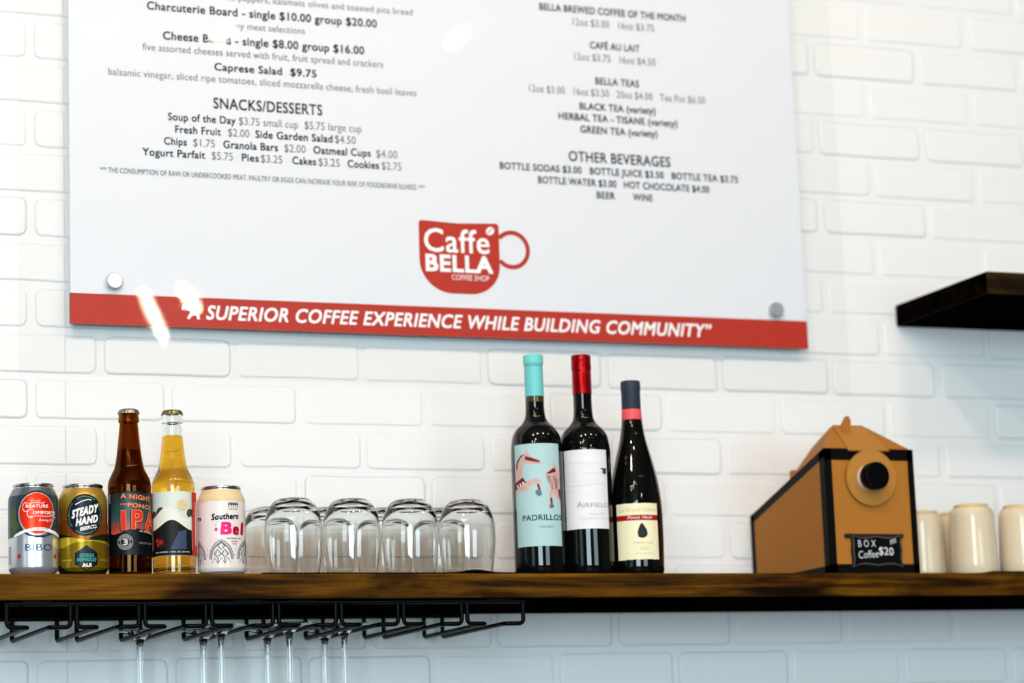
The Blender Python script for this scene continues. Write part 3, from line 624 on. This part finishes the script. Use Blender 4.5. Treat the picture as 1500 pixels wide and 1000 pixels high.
# cider bottle
t = beer(.8972, -.245, 'clear glass cider bottle full of golden cider, right of the amber bottle', (.985, .99, .985), (1.0, .74, .19), .1905, 'cider_bottle')
crown(t, .2195, mat('brass_cap', '#8F8560', .3, metal=.9, noise=.25, nscale=300))
label_sheet(t, RB, lbot-.0008, ltop+.0005, -2.0, 2.0, mat('sky_label', '#DADFD2', .45, noise=.03))
def ux(px): return RB*math.asin(max(-.995, min(.995, (px-683)/205)))      # crop x 480..885
def uy(py): return lbot+(745-py)/(745-130)*(ltop-lbot)
art_dark = mat('charcoal_art', '#1D1A1A', .5, noise=.1); art_tree = mat('green_art', '#4E5440', .5, noise=.25, nscale=150)
art_white = mat('pale_art', '#E7E4D8', .45, noise=.03); art_red = mat('red_art', '#C8281C', .45, noise=.05); art_brown = mat('brown_art', '#40241A', .5, noise=.1)
art_blue = mat('slate_art', '#46506A', .5, noise=.2, nscale=300); art_cream = mat('straw_art', '#E3CD9A', .5, noise=.15, nscale=200); art_tan = mat('tan_art', '#C9946A', .5, noise=.1, nscale=200)
decal('tree_art', [P_circle(ux(560), uy(330), .0075, 24), P_circle(ux(840), uy(340), .0065, 24), P_circle(ux(500), uy(350), .006, 20)], t, art_tree, bl(1), .003)
decal('hill_art', [[[(ux(494), uy(745))]+[(ux(494+k*22.2), uy(330+60*math.cos(k*.42+.6))) for k in range(17)]+[(ux(850), uy(745))]]], t, art_white, bl(2), .003, vstrip=.006)
decal('dark_art', [[[(ux(494), uy(745))]+[(ux(494+k*22.2), uy(455-50*math.sin(k*.36-1.2))) for k in range(17)]+[(ux(850), uy(745))]]], t, art_dark, bl(3), .003, vstrip=.006)
decal('sun_art', [P_circle(ux(765), uy(262), .0072, 28, .0074)], t, art_cream, bl(4), .003)
decal('slate_art', [[[(ux(650), uy(690)), (ux(730), uy(520)), (ux(800), uy(500)), (ux(800), uy(690))]]], t, art_blue, bl(4), .003, vstrip=.006)
decal('basket_art', [P_circle(ux(555), uy(615), .0073, 28)], t, art_brown, bl(4), .003)
for a_, b_, c_ in ((533, 600, .0028), (565, 618, .0029), (540, 640, .0022)): decal('fruit_art', [P_circle(ux(a_), uy(b_), c_, 18)], t, art_red, bl(5), .003)
decal('caption_strip', [P_rect(ux(480)-.01, uy(748), ux(850), uy(695))], t, blk, bl(6), .003)
decal('caption_lettering', [P_text('5.7% ALC/VOL \u2022 12 FL. OZ. (355 ML)', ux(520), ux(822), uy(722), .0018, .01)], t, cream, bl(7), .003)
for a_, b_ in ((ux(850), RB*1.9), (-RB*1.9, ux(494))): decal('side_stripe', [P_rect(a_, uy(746), b_, uy(130))], t, art_red, bl(8), .003)
st_items = []
for k in range(30): st_items.append(P_rect(ux(872), uy(645-k*14), ux(880), uy(637-k*14)))
decal('stripe_lettering', st_items, t, cream, bl(9), .003)

# ------------------------------------------------------------------ wine bottles
wine_glass_m = mat('dark_wine_glass', (.002, .0025, .002), .03, noise=.1, spec=.5)
olive_glass = mat('olive_neck_glass', '#4A4610', .06, noise=.1, coat=.5)
def wine(x, y, label, prof, r, hb):
    t = empty('wine_bottle', label, 'bottle', (x, y, ZT), facing(x, y), 'wine bottles on the shelf')
    bm = bmesh.new(); lathe(bm, [(0, .012), (.020, .006), (r-.006, .0008), (r-.002, .0015), (r, .006)]+spline(prof, 4), 64); obj('glass_body', bm, wine_glass_m, t, smooth=True, angle=50)
    return t
def capsule(t, pts, m, name='capsule', lab=None):
    bm = bmesh.new(); lathe(bm, pts, 48); return obj(name, bm, m, t, smooth=True, label=lab)
BORD = [(.0373, .020), (.0373, .165), (.0371, .180), (.0360, .192), (.0335, .2030), (.0275, .2125), (.0205, .2190), (.0155, .2270), (.0140, .2360), (.0135, .2450), (.0134, .2600), (.0134, .3160)]
w1 = wine(1.4344, -.240, 'wine bottle with turquoise capsule and turquoise horse label, leftmost of three', BORD, .0373, .32)
tq = mat('turquoise_foil', '#7FD2CE', .38, noise=.03, nscale=200)
capsule(w1, [(.0137, .2585), (.0138, .2590), (.0134, .3040), (.0138, .3060), (.0146, .3065), (.0146, .3165), (.0140, .3188), (.0120, .3196), (0, .3198)], tq)
capsule(w1, [(.01355, .2500), (.01362, .2502), (.01358, .2584), (.0134, .2586)], olive_glass, 'neck_band', 'olive glass showing under the capsule')
w2 = wine(1.5096, -.240, 'wine bottle with red screw cap and white label, middle of the three', BORD, .0373, .32)
redf = mat('red_foil', '#A8101A', .25, metal=.65, noise=.04, nscale=100)
capsule(w2, [(.0137, .2635), (.0141, .2640), (.0140, .2960), (.0134, .2975), (.0143, .2985), (.0147, .3020), (.0145, .3050), (.0142, .3080), (.0146, .3110), (.0140, .3128), (.0146, .3145), (.0144, .3195), (.0136, .3210), (0, .3212)], redf, 'screw_cap')
BURG = [(.0378, .016), (.0386, .050), (.0386, .085), (.0380, .105), (.0360, .125), (.0330, .143), (.0290, .160), (.0245, .178), (.0205, .193), (.0172, .210), (.0152, .225), (.0142, .240), (.0138, .260), (.0138, .280)]
w3 = wine(1.5868, -.240, 'shorter wine bottle with charcoal capsule and cream label, rightmost of three', BURG, .0378, .285)
chf = mat('charcoal_foil', '#3C4350', .5, noise=.05, nscale=200)
capsule(w3, [(.0139, .2425), (.0141, .2430), (.0139, .2700), (.0143, .2712), (.0146, .2725), (.0146, .2815), (.0138, .2850), (0, .2858)], chf)
capsule(w3, [(.0148, .2270), (.01505, .2275), (.01435, .2420), (.01415, .2428)], mat('coral_foil', '#F2686A', .45, noise=.03), 'capsule_band', 'coral red band under the capsule')
# labels (crop coordinates of the photo's label area, 4.762 px per px)
def wl(rad, cxp, half): return lambda px: rad*math.asin(max(-.99, min(.99, (px-cxp)/half)))
V1 = lambda py: (940-py)/4.762/1021/.984+.0005
r1 = .0373; X1_ = wl(r1, 268, 188); W1 = lambda L: on_cyl(r1+.0003, L)
paper_tq = mat('turquoise_paper', '#B8D3D2', .5, noise=.02)
zA, zB = .0395, .1860
label_sheet(w1, r1, zA, zB, (-1.0), (.98), paper_tq)
def wx(px): # x within the turquoise label: crop 110..440 at its slanted position -> u
    return -1.0*r1 + (px-118)/(440-118)*(1.98*r1)
def wy(py): return zA+(772-py)/(772-50)*(zB-zA)
horse = mat('horse_pink_print', '#D8B4A8', .5, noise=.2, nscale=150); maroon = mat('maroon_print', '#7A2A30', .5, noise=.15); hoof = mat('steel_hoof_print', '#5F7A86', .4, noise=.3)
H1 = [(118, 330), (122, 230), (140, 170), (170, 130), (205, 118), (218, 85), (228, 125), (260, 150), (300, 170), (312, 190), (300, 202), (240, 190), (205, 185), (188, 215), (180, 260), (178, 290), (200, 315), (235, 305), (270, 293), (298, 310), (302, 360), (296, 385), (278, 380), (280, 345), (262, 330), (235, 350), (215, 385), (185, 375), (160, 380), (122, 405)]
H2 = [(440, 300), (432, 240), (415, 210), (398, 205), (392, 168), (384, 205), (370, 235), (340, 250), (330, 265), (336, 282), (370, 280), (400, 272), (418, 295), (424, 330), (425, 375), (390, 378), (362, 382), (352, 410), (352, 470), (362, 490), (374, 485), (372, 420), (385, 405), (400, 430), (440, 465)]
W = lambda L_: [[(wx(a), wy(b)) for a, b in L_]]
decal('horse_print', [W(H1), W(H2)], w1, horse, W1(1), .003)
decal('maroon_print', [W([(118, 318), (185, 285), (205, 320), (150, 352), (118, 372)]), W([(128, 215), (140, 168), (175, 128), (200, 122), (168, 150), (148, 185), (140, 225)]), W([(205, 135), (245, 150), (300, 175), (290, 185), (235, 172), (205, 160)]), W([(420, 375), (440, 370), (440, 465), (425, 420)]), W([(378, 230), (400, 222), (405, 250), (350, 268), (340, 262)]), W([(275, 335), (290, 340), (296, 380), (282, 378)]), W([(356, 440), (370, 430), (372, 480), (360, 480)])], w1, maroon, W1(2), .003)
decal('cream_print', [W([(135+k*22, 335-k*9), (145+k*22, 331-k*9), (150+k*22, 350-k*9), (140+k*22, 356-k*9)]) for k in range(3)], w1, cream, W1(3), .003)
decal('hoof_print', [W([(268, 378), (300, 382), (304, 415), (282, 425), (264, 400)]), W([(350, 480), (378, 482), (380, 505), (350, 508)])], w1, hoof, W1(3), .003)
decal('label_lettering', [P_text('PADRILLOS', wx(172), wx(442), wy(592), .0082, .015)], w1, mat('teal_black_ink', '#20403F', .5, noise=.05), W1(1), .003)
decal('grape_lettering', [P_text('MALBEC', wx(282), wx(378), wy(647), .0036, .0)], w1, mat('grey_teal_ink', '#7B9A99', .5, noise=.03), W1(1), .003)
# white label
r2 = .0373; W2 = lambda L: on_cyl(r2+.0003, L)
z2a, z2b = .0645, .1785
label_sheet(w2, r2, z2a, z2b, -.93, .95, mat('white_paper', '#EDE9E8', .55, noise=.06, nscale=60, stretch=(.3, .3, 4)))
def vx(px): return -.93*r2+(px-470)/(778-470)*(1.88*r2)
def vy(py): return z2a+(650-py)/(650-92)*(z2b-z2a)
decal('brush_stroke', [P_stroke([(vx(a), vy(b)), (vx((a+c)/2), vy(b+6)), (vx(c), vy(b+2))], w) for a, b, c, w in ((475, 175, 640, .0005), (560, 190, 700, .0004), (490, 245, 600, .0004), (600, 255, 740, .0005), (480, 310, 700, .0004), (500, 345, 650, .0007), (620, 330, 760, .0005), (480, 375, 600, .0004))], w2, mat('pale_brush_ink', '#D3CECE', .6, noise=.05), W2(1), .003)
decal('plane_mark', [[[(vx(718), vy(225)), (vx(770), vy(222)), (vx(768), vy(262)), (vx(755), vy(268)), (vx(745), vy(262)), (vx(735), vy(255)), (vx(742), vy(240))]]], w2, mat('dark_brush_ink', '#4A4544', .6, noise=.3, nscale=300), W2(2), .003)
decal('label_lettering', [P_text('A', vx(560), vx(598), vy(500), .0086, 0), P_text('IRFIELD', vx(602), vx(775), vy(500), .0066, 0), P_text('Yakima Valley', vx(628), vx(740), vy(550), .0020, 0)], w2, mat('grey_green_ink', '#9AA59C', .6, noise=.03), W2(2), .003)
decal('pink_lettering', [P_text('CABERNET SAUVIGNON', vx(575), vx(775), vy(585), .0020, 0)], w2, mat('pale_pink_ink', '#DDB8B8', .6, noise=.03), W2(2), .003)
# cream label
r3 = .0386; W3 = lambda L: on_cyl(r3+.0003, L)
z3a, z3b = .0205, .1015
bm = bmesh.new(); n = 44; rows = []; rd = random.Random(3)
for i in range(n+1):
    a = -.80+1.70*i/n; j = rd.uniform(-.0005, .0005)
    rows.append([bm.verts.new(((r3+.0003)*math.sin(a), -(r3+.0003)*math.cos(a), z)) for z in (z3a+j, z3a+.02, z3b-.02, z3b+j*.8)])
for A, B in zip(rows, rows[1:]):
    for k in range(3): bm.faces.new((A[k], B[k], B[k+1], A[k+1]))
obj('paper_label', bm, mat('cream_paper', '#F3EAC6', .55, noise=.03, nscale=120), w3, smooth=True, label='cream paper label with deckled edges')
def kx(px): return -.80*r3+(px-852)/(1140-852)*(1.70*r3)
def ky(py): return z3a+(860-py)/(860-462)*(z3b-z3a)
decal('red_band_print', [P_rect(-.80*r3, ky(583), .90*r3, ky(545))], w3, mat('deep_red_ink', '#B01A24', .5, noise=.05), W3(1), .003)
decal('band_lettering', [P_text('Pinot Noir', kx(932), kx(1095), ky(573), .0048, .0, shear=.25)], w3, cream, W3(2), .003)
decal('label_lettering', [P_text('Le Grand Caillou', kx(880), kx(1130), ky(520), .0056, .0)], w3, mat('gold_pale_ink', '#D2BF85', .5, noise=.03), W3(1), .003)
decal('fine_lettering', [P_text('C\u00e9vennes Cuv\u00e9e', kx(958), kx(1090), ky(748), .0034, 0, shear=.2), P_text('2013', kx(1005), kx(1058), ky(792), .0042, 0), P_text('IGP OC FRANCE', kx(970), kx(1085), ky(822), .0018, 0)], w3, mat('tan_grey_ink', '#BFB394', .5, noise=.03), W3(1), .003)
decal('stone_print', [[[(kx(a), ky(b)) for a, b in ((1022, 600), (1036, 620), (1052, 650), (1058, 678), (1048, 700), (1020, 710), (998, 700), (992, 672), (1000, 640), (1010, 615))]]], w3, mat('stone_ink', '#2C2A2E', .5, noise=.6, nscale=160), W3(1), .003)

# ------------------------------------------------------------------ bar liners
rubber = mat('black_liner', '#050403', .7, noise=.2, nscale=300, bump=.5, bscale=900, spec=.1)
def liner(x0, x1, y0, y1, t, hump, label):
    bm = bmesh.new(); n = int((x1-x0)/.004); rows = []
    for i in range(n+1):
        x = x0+(x1-x0)*i/n; z = t+hump(x)+(.0005 if i % 2 else 0)
        rows.append([bm.verts.new(p) for p in ((x, y0, ZT+.0001+max(0, hump(x)-.001)), (x, y0, ZT+z), (x, y0+.012, ZT+t+hump(x)), (x, y0+.03, ZT+t), (x, y1, ZT+t), (x, y1, ZT+.0001))])
    for A, B in zip(rows, rows[1:]):
        for k in range(6): bm.faces.new((A[k], B[k], B[(k+1) % 6], A[(k+1) % 6]))
    bm.faces.new(rows[0]); bm.faces.new(list(reversed(rows[-1]))); bmesh.ops.recalc_face_normals(bm, faces=bm.faces[:])
    return tag(obj('bar_liner', bm, rubber), label, 'bar mat')
liner(1.010, 1.425, -.283, -.06, .0012, lambda x: .0042*math.exp(-((x-1.318)/.022)**2), 'thin black mesh bar liner under the tumblers, its edge curled up')
liner(2.152, 2.75, -.283, -.05, .0024, lambda x: 0, 'thin black bar liner under the mugs at the right end')

# ------------------------------------------------------------------ upturned stemless tumblers
tum_glass = glass('tumbler_glass', (.985, .99, .985), 1.48)
OUTT = [(.0345, 0), (.0372, .018), (.0396, .040), (.0404, .056), (.0396, .072), (.0368, .086), (.0320, .0965), (.0268, .1030), (.0232, .1058), (.0205, .1068)]
INNT = [(.0333, 0), (.0358, .018), (.0382, .040), (.0389, .056), (.0379, .071), (.0345, .083), (.0280, .0915), (.0180, .0955), (0, .0970)]
bm = bmesh.new(); lathe(bm, [(0, .0972)]+list(reversed(spline(INNT, 4)))[1:]+spline(OUTT, 4)+[(.0150, .1056), (.008, .1046), (0, .1042)], 64)
tum_mesh = bpy.data.meshes.new('tumbler_bowl'); bm.to_mesh(tum_mesh); bm.free(); tum_mesh.materials.append(tum_glass)
for f in tum_mesh.polygons: f.use_smooth = True
tum_mesh.set_sharp_from_angle(angle=math.radians(50))
TL = ['beside the cream can', 'second from the cream can', 'third from the cream can', 'nearest the wine bottles']
for row, y in (('front', -.230), ('back', -.128)):
    for k, x in enumerate((1.0705, 1.1550, 1.2415, 1.3270)):
        o = bpy.data.objects.new('stemless_glass', tum_mesh); COL.objects.link(o); o.location = (x+(0 if row == 'front' else -.003), y, ZT+.0014)
        o.rotation_euler = (0, 0, random.uniform(0, 6))
        tag(o, 'upturned stemless clear glass in the %s row, %s' % (row, TL[k]), 'glass', 'upturned stemless glasses on the black liner')

# ------------------------------------------------------------------ mugs
mug_m = mat('cream_glaze', '#E0D0B4', .25, noise=.03, nscale=30, coat=.5)
foot_m = mat('bare_clay', '#D9BE8E', .6, noise=.08, nscale=100)
def mug_obj(x, y, z, label, ha):
    t = empty('coffee_mug', label, 'mug', (x, y, z), facing(x, y), 'upturned cream mugs')
    bm = bmesh.new()
    po = [(.0352, .0), (.0362, .0015), (.0360, .02), (.0350, .06), (.0342, .088), (.0334, .0965), (.0300, .1012), (.0268, .1022)]
    pi_ = [(.0322, .1), (.032, .06), (.0332, .02), (.0340, .0)]
    lathe(bm, [(0, .0960), (.0300, .0955), (.0318, .090)]+[(a, b) for a, b in ((.0320, .06), (.0332, .02), (.0340, .0006))]+po+[(.0240, .1018), (0, .1016)], 56)
    obj('mug_body', bm, mug_m, t, smooth=True)
    bm = bmesh.new(); lathe(bm, [(.0236, .1015), (.0240, .1065), (.0250, .1072), (.0262, .1068), (.0268, .1020)], 48); obj('foot_ring', bm, foot_m, t, smooth=True, label='unglazed tan foot ring')
    bm = bmesh.new(); pts = [(0, .034, .078), (0, .050, .080), (0, .062, .070), (0, .064, .050), (0, .058, .032), (0, .044, .024), (0, .0345, .024)]
    P = [Vector(q) for q in pts]; path = []
    for i in range(len(P)-1):
        for k in range(4):
            tt = k/4; p0 = P[max(i-1, 0)]; p1 = P[i]; p2 = P[i+1]; p3 = P[min(i+2, len(P)-1)]
            path.append(.5*((2*p1)+(-p0+p2)*tt+(2*p0-5*p1+4*p2-p3)*tt*tt+(-p0+3*p1-3*p2+p3)*tt**3))
    path.append(P[-1]); tube(bm, path, .0045, 10); bm.transform(Matrix.Rotation(ha, 4, 'Z')); obj('handle', bm, mug_m, t, smooth=True)
    return t
mug_obj(2.1145, -.150, ZT+.0002, 'upturned cream mug half hidden behind the cardboard box', .2)
mug_obj(2.1600, -.225, ZT+.0026, 'upturned cream mug on the liner, the whole one right of the cardboard box', .1)
mug_obj(2.2480, -.225, ZT+.0026, 'upturned cream mug cut off by the right edge', .1)
mug_obj(2.1965, -.120, ZT+.0026, 'upturned cream mug in the back row, peeping between two front mugs', .3)

# ------------------------------------------------------------------ box of coffee
kraft = mat('kraft_card', '#B27830', .65, noise=.05, nscale=60, bump=.08, bscale=400)
kraft2 = mat('kraft_card_light', '#BA8440', .6, noise=.05, nscale=60)
blackc = mat('black_card_print', '#0A0706', .5, noise=.1, spec=.1)
bx = empty('coffee_box', 'brown cardboard takeaway coffee box with black edges and round black cap', 'coffee box', (1.965, -.137, ZT))
BXO = Vector(bx.location)
def bp_(o): o.matrix_parent_inverse = Matrix.Translation(-BXO); return o
xl, xr, yf, yb = 1.8892, 2.0410, -.262, -.012; zt_f, zt_b = 2.0165, 1.9430; z0 = ZT+.0003
def xt(x, z): return x
bm = bmesh.new()
hull(bm, [(xl, yf, z0), (xr, yf, z0), (xr, yb, z0), (xl, yb, z0), (xl, yf, zt_f), (xr, yf, zt_f), (xr, yb, zt_b), (xl, yb, zt_b)], ((0, 3, 2, 1), (4, 5, 6, 7), (0, 1, 5, 4), (1, 2, 6, 5), (2, 3, 7, 6), (3, 0, 4, 7)))
bp_(obj('carton_body', bm, kraft, bx))
e = .0006
bm = bmesh.new()
for a, b, c, d in ((xl, z0, xl+.0118, zt_f), (xr-.0100, z0, xr, zt_f), (xl, zt_f-.0175, xr, zt_f), (xl, z0, xr, z0+.0150)): box(bm, a, c, yf-e, yf+.0002, b, d)
bp_(obj('front_edging', bm, blackc, bx, label='black printed border'))
bm = bmesh.new()
def side(x, sgn):
    zt = lambda y: zt_f+(zt_b-zt_f)*(y-yf)/(yb-yf)
    def slab(q):
        A = [bm.verts.new((x+sgn*e, y, z)) for y, z in q]; B = [bm.verts.new((x-sgn*.0002, y, z)) for y, z in q]
        bm.faces.new(A); bm.faces.new(list(reversed(B)))
        for i in range(4): bm.faces.new((A[i], B[i], B[(i+1) % 4], A[(i+1) % 4]))
    slab([(yf, z0), (yf+.015, z0), (yf+.015, zt(yf+.015)), (yf, zt(yf))]); slab([(yb-.012, z0), (yb, z0), (yb, zt(yb)), (yb-.012, zt(yb-.012))])
    slab([(yf, z0), (yb, z0), (yb, z0+.013), (yf, z0+.013)]); slab([(yf, zt(yf)-.013), (yb, zt(yb)-.013), (yb, zt(yb)), (yf, zt(yf))])
for x, sgn in ((xl, -1), (xr, 1)):
    bm = bmesh.new(); side(x, sgn); bmesh.ops.recalc_face_normals(bm, faces=bm.faces[:])
    bp_(obj('side_edging', bm, blackc, bx, label='black printed border'))
# gable top
bm = bmesh.new(); a = (1.9380, -.200, 2.0590); b_ = (1.9985, -.200, 2.0590); c_ = (1.9380, -.135, 2.0350); d_ = (1.9985, -.135, 2.0350)
hull(bm, [(xl+.001, yf+.001, zt_f), (xr-.004, yf+.001, zt_f), b_, a, (xl+.004, -.130, 1.9775), (xr-.004, -.130, 1.9775), d_, c_], ((0, 1, 2, 3), (3, 2, 6, 7), (7, 6, 5, 4), (0, 3, 7, 4), (1, 5, 6, 2), (0, 4, 5, 1)))
bp_(obj('gable_top', bm, kraft, bx))
bm = bmesh.new(); box(bm, 1.913, 1.931, -.112, -.104, 1.968, 2.004, bevel=.002); bp_(obj('handle_tab', bm, kraft, bx))
# strap and spout flap
bm = bmesh.new()
st = [(1.9395, -.2015, 2.0598), (1.9905, -.2015, 2.0598), (1.9985, -.2655, 2.0120), (1.9290, -.2655, 2.0120)]
st2 = [(x, y-.0022, z+.0014) for x, y, z in st]
hull(bm, st+st2, ((0, 1, 2, 3), (4, 7, 6, 5), (0, 4, 5, 1), (1, 5, 6, 2), (2, 6, 7, 3), (3, 7, 4, 0)))
bp_(obj('spout_strap', bm, kraft2, bx))
bm = bmesh.new(); lathe(bm, [(0, 0), (.0420, 0), (.0424, .0006), (.0424, .0018), (.0420, .0024), (0, .0024)], 64); bm.transform(Matrix.Translation((1.9640, -.2665, 1.9722)) @ Matrix.Rotation(PI/2+.03, 4, 'X')); bp_(obj('spout_flap', bm, kraft2, bx, smooth=True, label='round kraft flap'))
sp_c = (1.9590, 1.9712)
bm = bmesh.new(); lathe(bm, [(.0150, 0), (.0205, 0), (.0205, .004), (.0198, .005), (.0205, .006), (.0205, .010), (.0198, .011), (.0205, .012), (.0200, .0135), (.0150, .0135)], 48)
bm.transform(Matrix.Translation((sp_c[0]+.0010, -.2688, sp_c[1])) @ Matrix.Rotation(PI/2, 4, 'X')); bp_(obj('spout_neck', bm, mat('milky_plastic', '#E7E2DA', .35, noise=.02), bx, smooth=True, label='white threaded neck'))
bm = bmesh.new(); lathe(bm, [(0, 0), (.0205, 0), (.0208, .001), (.0208, .0150), (.0198, .0165), (.0165, .0168), (.0160, .0155), (0, .0155)], 60)
bm.transform(Matrix.Translation((sp_c[0]-.0010, -.2810, sp_c[1]+.0004)) @ Matrix.Rotation(PI/2, 4, 'X')); bp_(obj('spout_cap', bm, mat('black_plastic', '#060505', .35, noise=.05, spec=.1), bx, smooth=True))
# closing tab sticking up from the strap
bm = bmesh.new(); pr = [(1.9520, 2.0560), (1.9465, 2.0560), (1.9440, 2.0680), (1.9490, 2.0790), (1.9545, 2.0805), (1.9590, 2.0740), (1.9600, 2.0620), (1.9615, 2.0420), (1.9570, 2.0420)]
pr = [(x-.002, z-.009) for x, z in pr]
A = [bm.verts.new((x, -.2300+(2.07-z)*.25, z)) for x, z in pr]; B = [bm.verts.new((x, -.2275+(2.07-z)*.25, z)) for x, z in pr]
bm.faces.new(A); bm.faces.new(list(reversed(B)))
for i in range(len(A)): bm.faces.new((A[i], B[i], B[(i+1) % len(A)], A[(i+1) % len(A)]))
bmesh.ops.recalc_face_normals(bm, faces=bm.faces[:]); bp_(obj('closing_tab', bm, kraft, bx))

# chalkboard tag clipped to the box
chalk_black = mat('chalkboard', '#060607', .6, noise=.3, nscale=200, spec=.1); chalk = mat('chalk', '#D8D8DA', .8, noise=.1, nscale=900); rim_m = mat('carved_frame', '#2A2220', .5, noise=.2); rimline = mat('frame_line', '#6B6160', .5, noise=.1)
tg = empty('chalkboard_tag', 'small black chalkboard price tag on the front of the coffee box', 'price tag', (1.9665, -.2652, 1.8390))
TO = Vector(tg.location)
def tp(o): o.parent = tg; o.matrix_parent_inverse = Matrix.Translation(-TO); return o
def scallop(x0, x1, za, zb, s):
    pts = []
    for i in range(9): t_ = i/8; pts.append((x0+(x1-x0)*t_, za+s*(abs(math.sin(t_*2*PI)))*.9-(s if i in (0, 8) else 0)*.6))
    for i in range(1, 7): t_ = i/7; pts.append((x1-s*abs(math.sin(t_*2*PI))*.8, za+(zb-za)*t_))
    for i in range(9): t_ = 1-i/8; pts.append((x0+(x1-x0)*t_, zb-s*(abs(math.sin(t_*2*PI)))*.9+(s if i in (0, 8) else 0)*.6))
    for i in range(1, 7): t_ = 1-i/7; pts.append((x0+s*abs(math.sin(t_*2*PI))*.8, za+(zb-za)*t_))
    return pts
def slab_xz(pts, y0, y1, m, name, label=None):
    bm = bmesh.new(); A = [bm.verts.new((x, y0, z)) for x, z in pts]; B = [bm.verts.new((x, y1, z)) for x, z in pts]
    bm.faces.new(A); bm.faces.new(list(reversed(B)))
    for i in range(len(A)): bm.faces.new((A[i], B[i], B[(i+1) % len(A)], A[(i+1) % len(A)]))
    bmesh.ops.recalc_face_normals(bm, faces=bm.faces[:]); bmesh.ops.triangulate(bm, faces=[f for f in bm.faces if len(f.verts) > 4])
    return tp(obj(name, bm, m, label=label))
slab_xz(scallop(1.9235, 2.0110, 1.8385, 1.8865, .0030), -.2672, -.2632, rim_m, 'tag_frame')
slab_xz(scallop(1.9255, 2.0090, 1.8405, 1.8845, .0030), -.2678, -.2670, rimline, 'frame_line')
slab_xz(scallop(1.9267, 2.0078, 1.8417, 1.8833, .0030), -.2684, -.2672, chalk_black, 'slate')
bm = bmesh.new(); box(bm, 1.9150, 2.0150, -.2655, -.2630, 1.8815, 1.8880, bevel=.0008); tp(obj('hanging_bar', bm, rim_m))
tp(decal('chalk_lettering', [P_text('B O X', 1.9350, 1.9650, 1.8680, .0105, 0, shear=-.05), P_text('Coffee', 1.9345, 1.9680, 1.8505, .0115, 0, slope=.06), P_text('$20', 1.9690, 1.9940, 1.8565, .0120, .01, slope=-.05), P_text('00', 1.9890, 1.9990, 1.8735, .0048, .01, slope=.3), P_stroke([(1.989, 1.872), (2.000, 1.8755)], .0007)], None, chalk, lambda u, v: (u, -.2687, v)))

# ------------------------------------------------------------------ stemware rack under the shelf
iron = mat('black_wire', '#030303', .4, noise=.1, spec=.1)
rk = empty('stemware_rack', 'black wire stemware rack screwed under the long shelf', 'glass rack', (1.028, -.15, ZB))
RO = Vector(rk.location)
def rp_(o): o.matrix_parent_inverse = Matrix.Translation(-RO); return o
XS = [.6655, .7535, .8450, .9364, 1.0297, 1.1188, 1.2087, 1.3023, 1.3904]
WR = .0031; ZF, ZR_ = ZB-.0036, 1.7585; YF, YBK = -.2740, -.0200
bm = bmesh.new(); tube(bm, [(XS[0]-.003, YF, ZF), (XS[-1]+.003, YF, ZF)], WR, 10); rp_(obj('front_bar', bm, iron, rk, smooth=True))
bm = bmesh.new(); tube(bm, [(XS[0]-.003, YBK, ZF), (XS[-1]+.003, YBK, ZF)], WR, 10); rp_(obj('back_bar', bm, iron, rk, smooth=True))
for i in range(8):
    for s, xv in ((1, XS[i]+(.0042 if i else 0)), (-1, XS[i+1]-(.0042 if i < 7 else 0))):
        xf = xv+s*.0275
        bm = bmesh.new(); tube(bm, bend([(xv, YF, ZF), (xv, YF, ZR_), (xf, YF, ZR_), (xf, YBK, ZR_), (xf, YBK, ZF)], .0075, 5), WR, 10)
        rp_(obj('rail', bm, iron, rk, smooth=True, angle=60))
for x in (.705, .99, 1.065, 1.355):
    bm = bmesh.new(); box(bm, x-.02, x+.02, YF-.004, YF+.012, ZB-.0022, ZB-.0002, bevel=.0006); rp_(obj('mounting_plate', bm, iron, rk))

# ------------------------------------------------------------------ hanging wine glasses
wg = glass('stemware_glass', (.985, .995, .99), 1.5)
zt = 0
po = [(0, 0), (.0355, -.0003), (.0365, -.0011), (.0355, -.0018), (.0250, -.0030), (.0140, -.0062), (.0085, -.0115), (.0052, -.0180), (.0042, -.026), (.0038, -.045), (.0038, -.076), (.0046, -.086), (.0085, -.0930), (.0190, -.1020), (.0300, -.1150), (.0365, -.134), (.0382, -.154), (.0360, -.179), (.0310, -.209)]
pi2 = [(.0300, -.209), (.0350, -.179), (.0371, -.154), (.0354, -.134), (.0288, -.1165), (.0170, -.1045), (.0060, -.0990), (0, -.0980)]
bm = bmesh.new(); lathe(bm, po[:3]+spline(po[3:], 4)+spline(pi2, 4), 48)
gm = bpy.data.meshes.new('stemware'); bm.to_mesh(gm); bm.free(); gm.materials.append(wg)
for f in gm.polygons: f.use_smooth = True
gm.set_sharp_from_angle(angle=math.radians(60))
GL = [(.8907, -.074, 'wine glass hanging upside down in the rack, leftmost stem of seven'), (.9830, -.071, 'hanging wine glass, rear of the pair below the cream can'), (.9830, -.164, 'hanging wine glass, front of the pair below the cream can'),
      (1.0743, -.081, 'hanging wine glass, rear of the middle pair in the rack'), (1.0743, -.187, 'hanging wine glass, front of the middle pair in the rack'),
      (1.1638, -.068, 'hanging wine glass, rear of the rightmost pair in the rack'), (1.1638, -.159, 'hanging wine glass, front of the rightmost pair, rightmost stem')]
for x, y, lab in GL:
    o = bpy.data.objects.new('wine_glass', gm); COL.objects.link(o); o.location = (x, y, ZR_+WR+.0062)
    tag(o, lab, 'wine glass', 'wine glasses hanging in the rack')
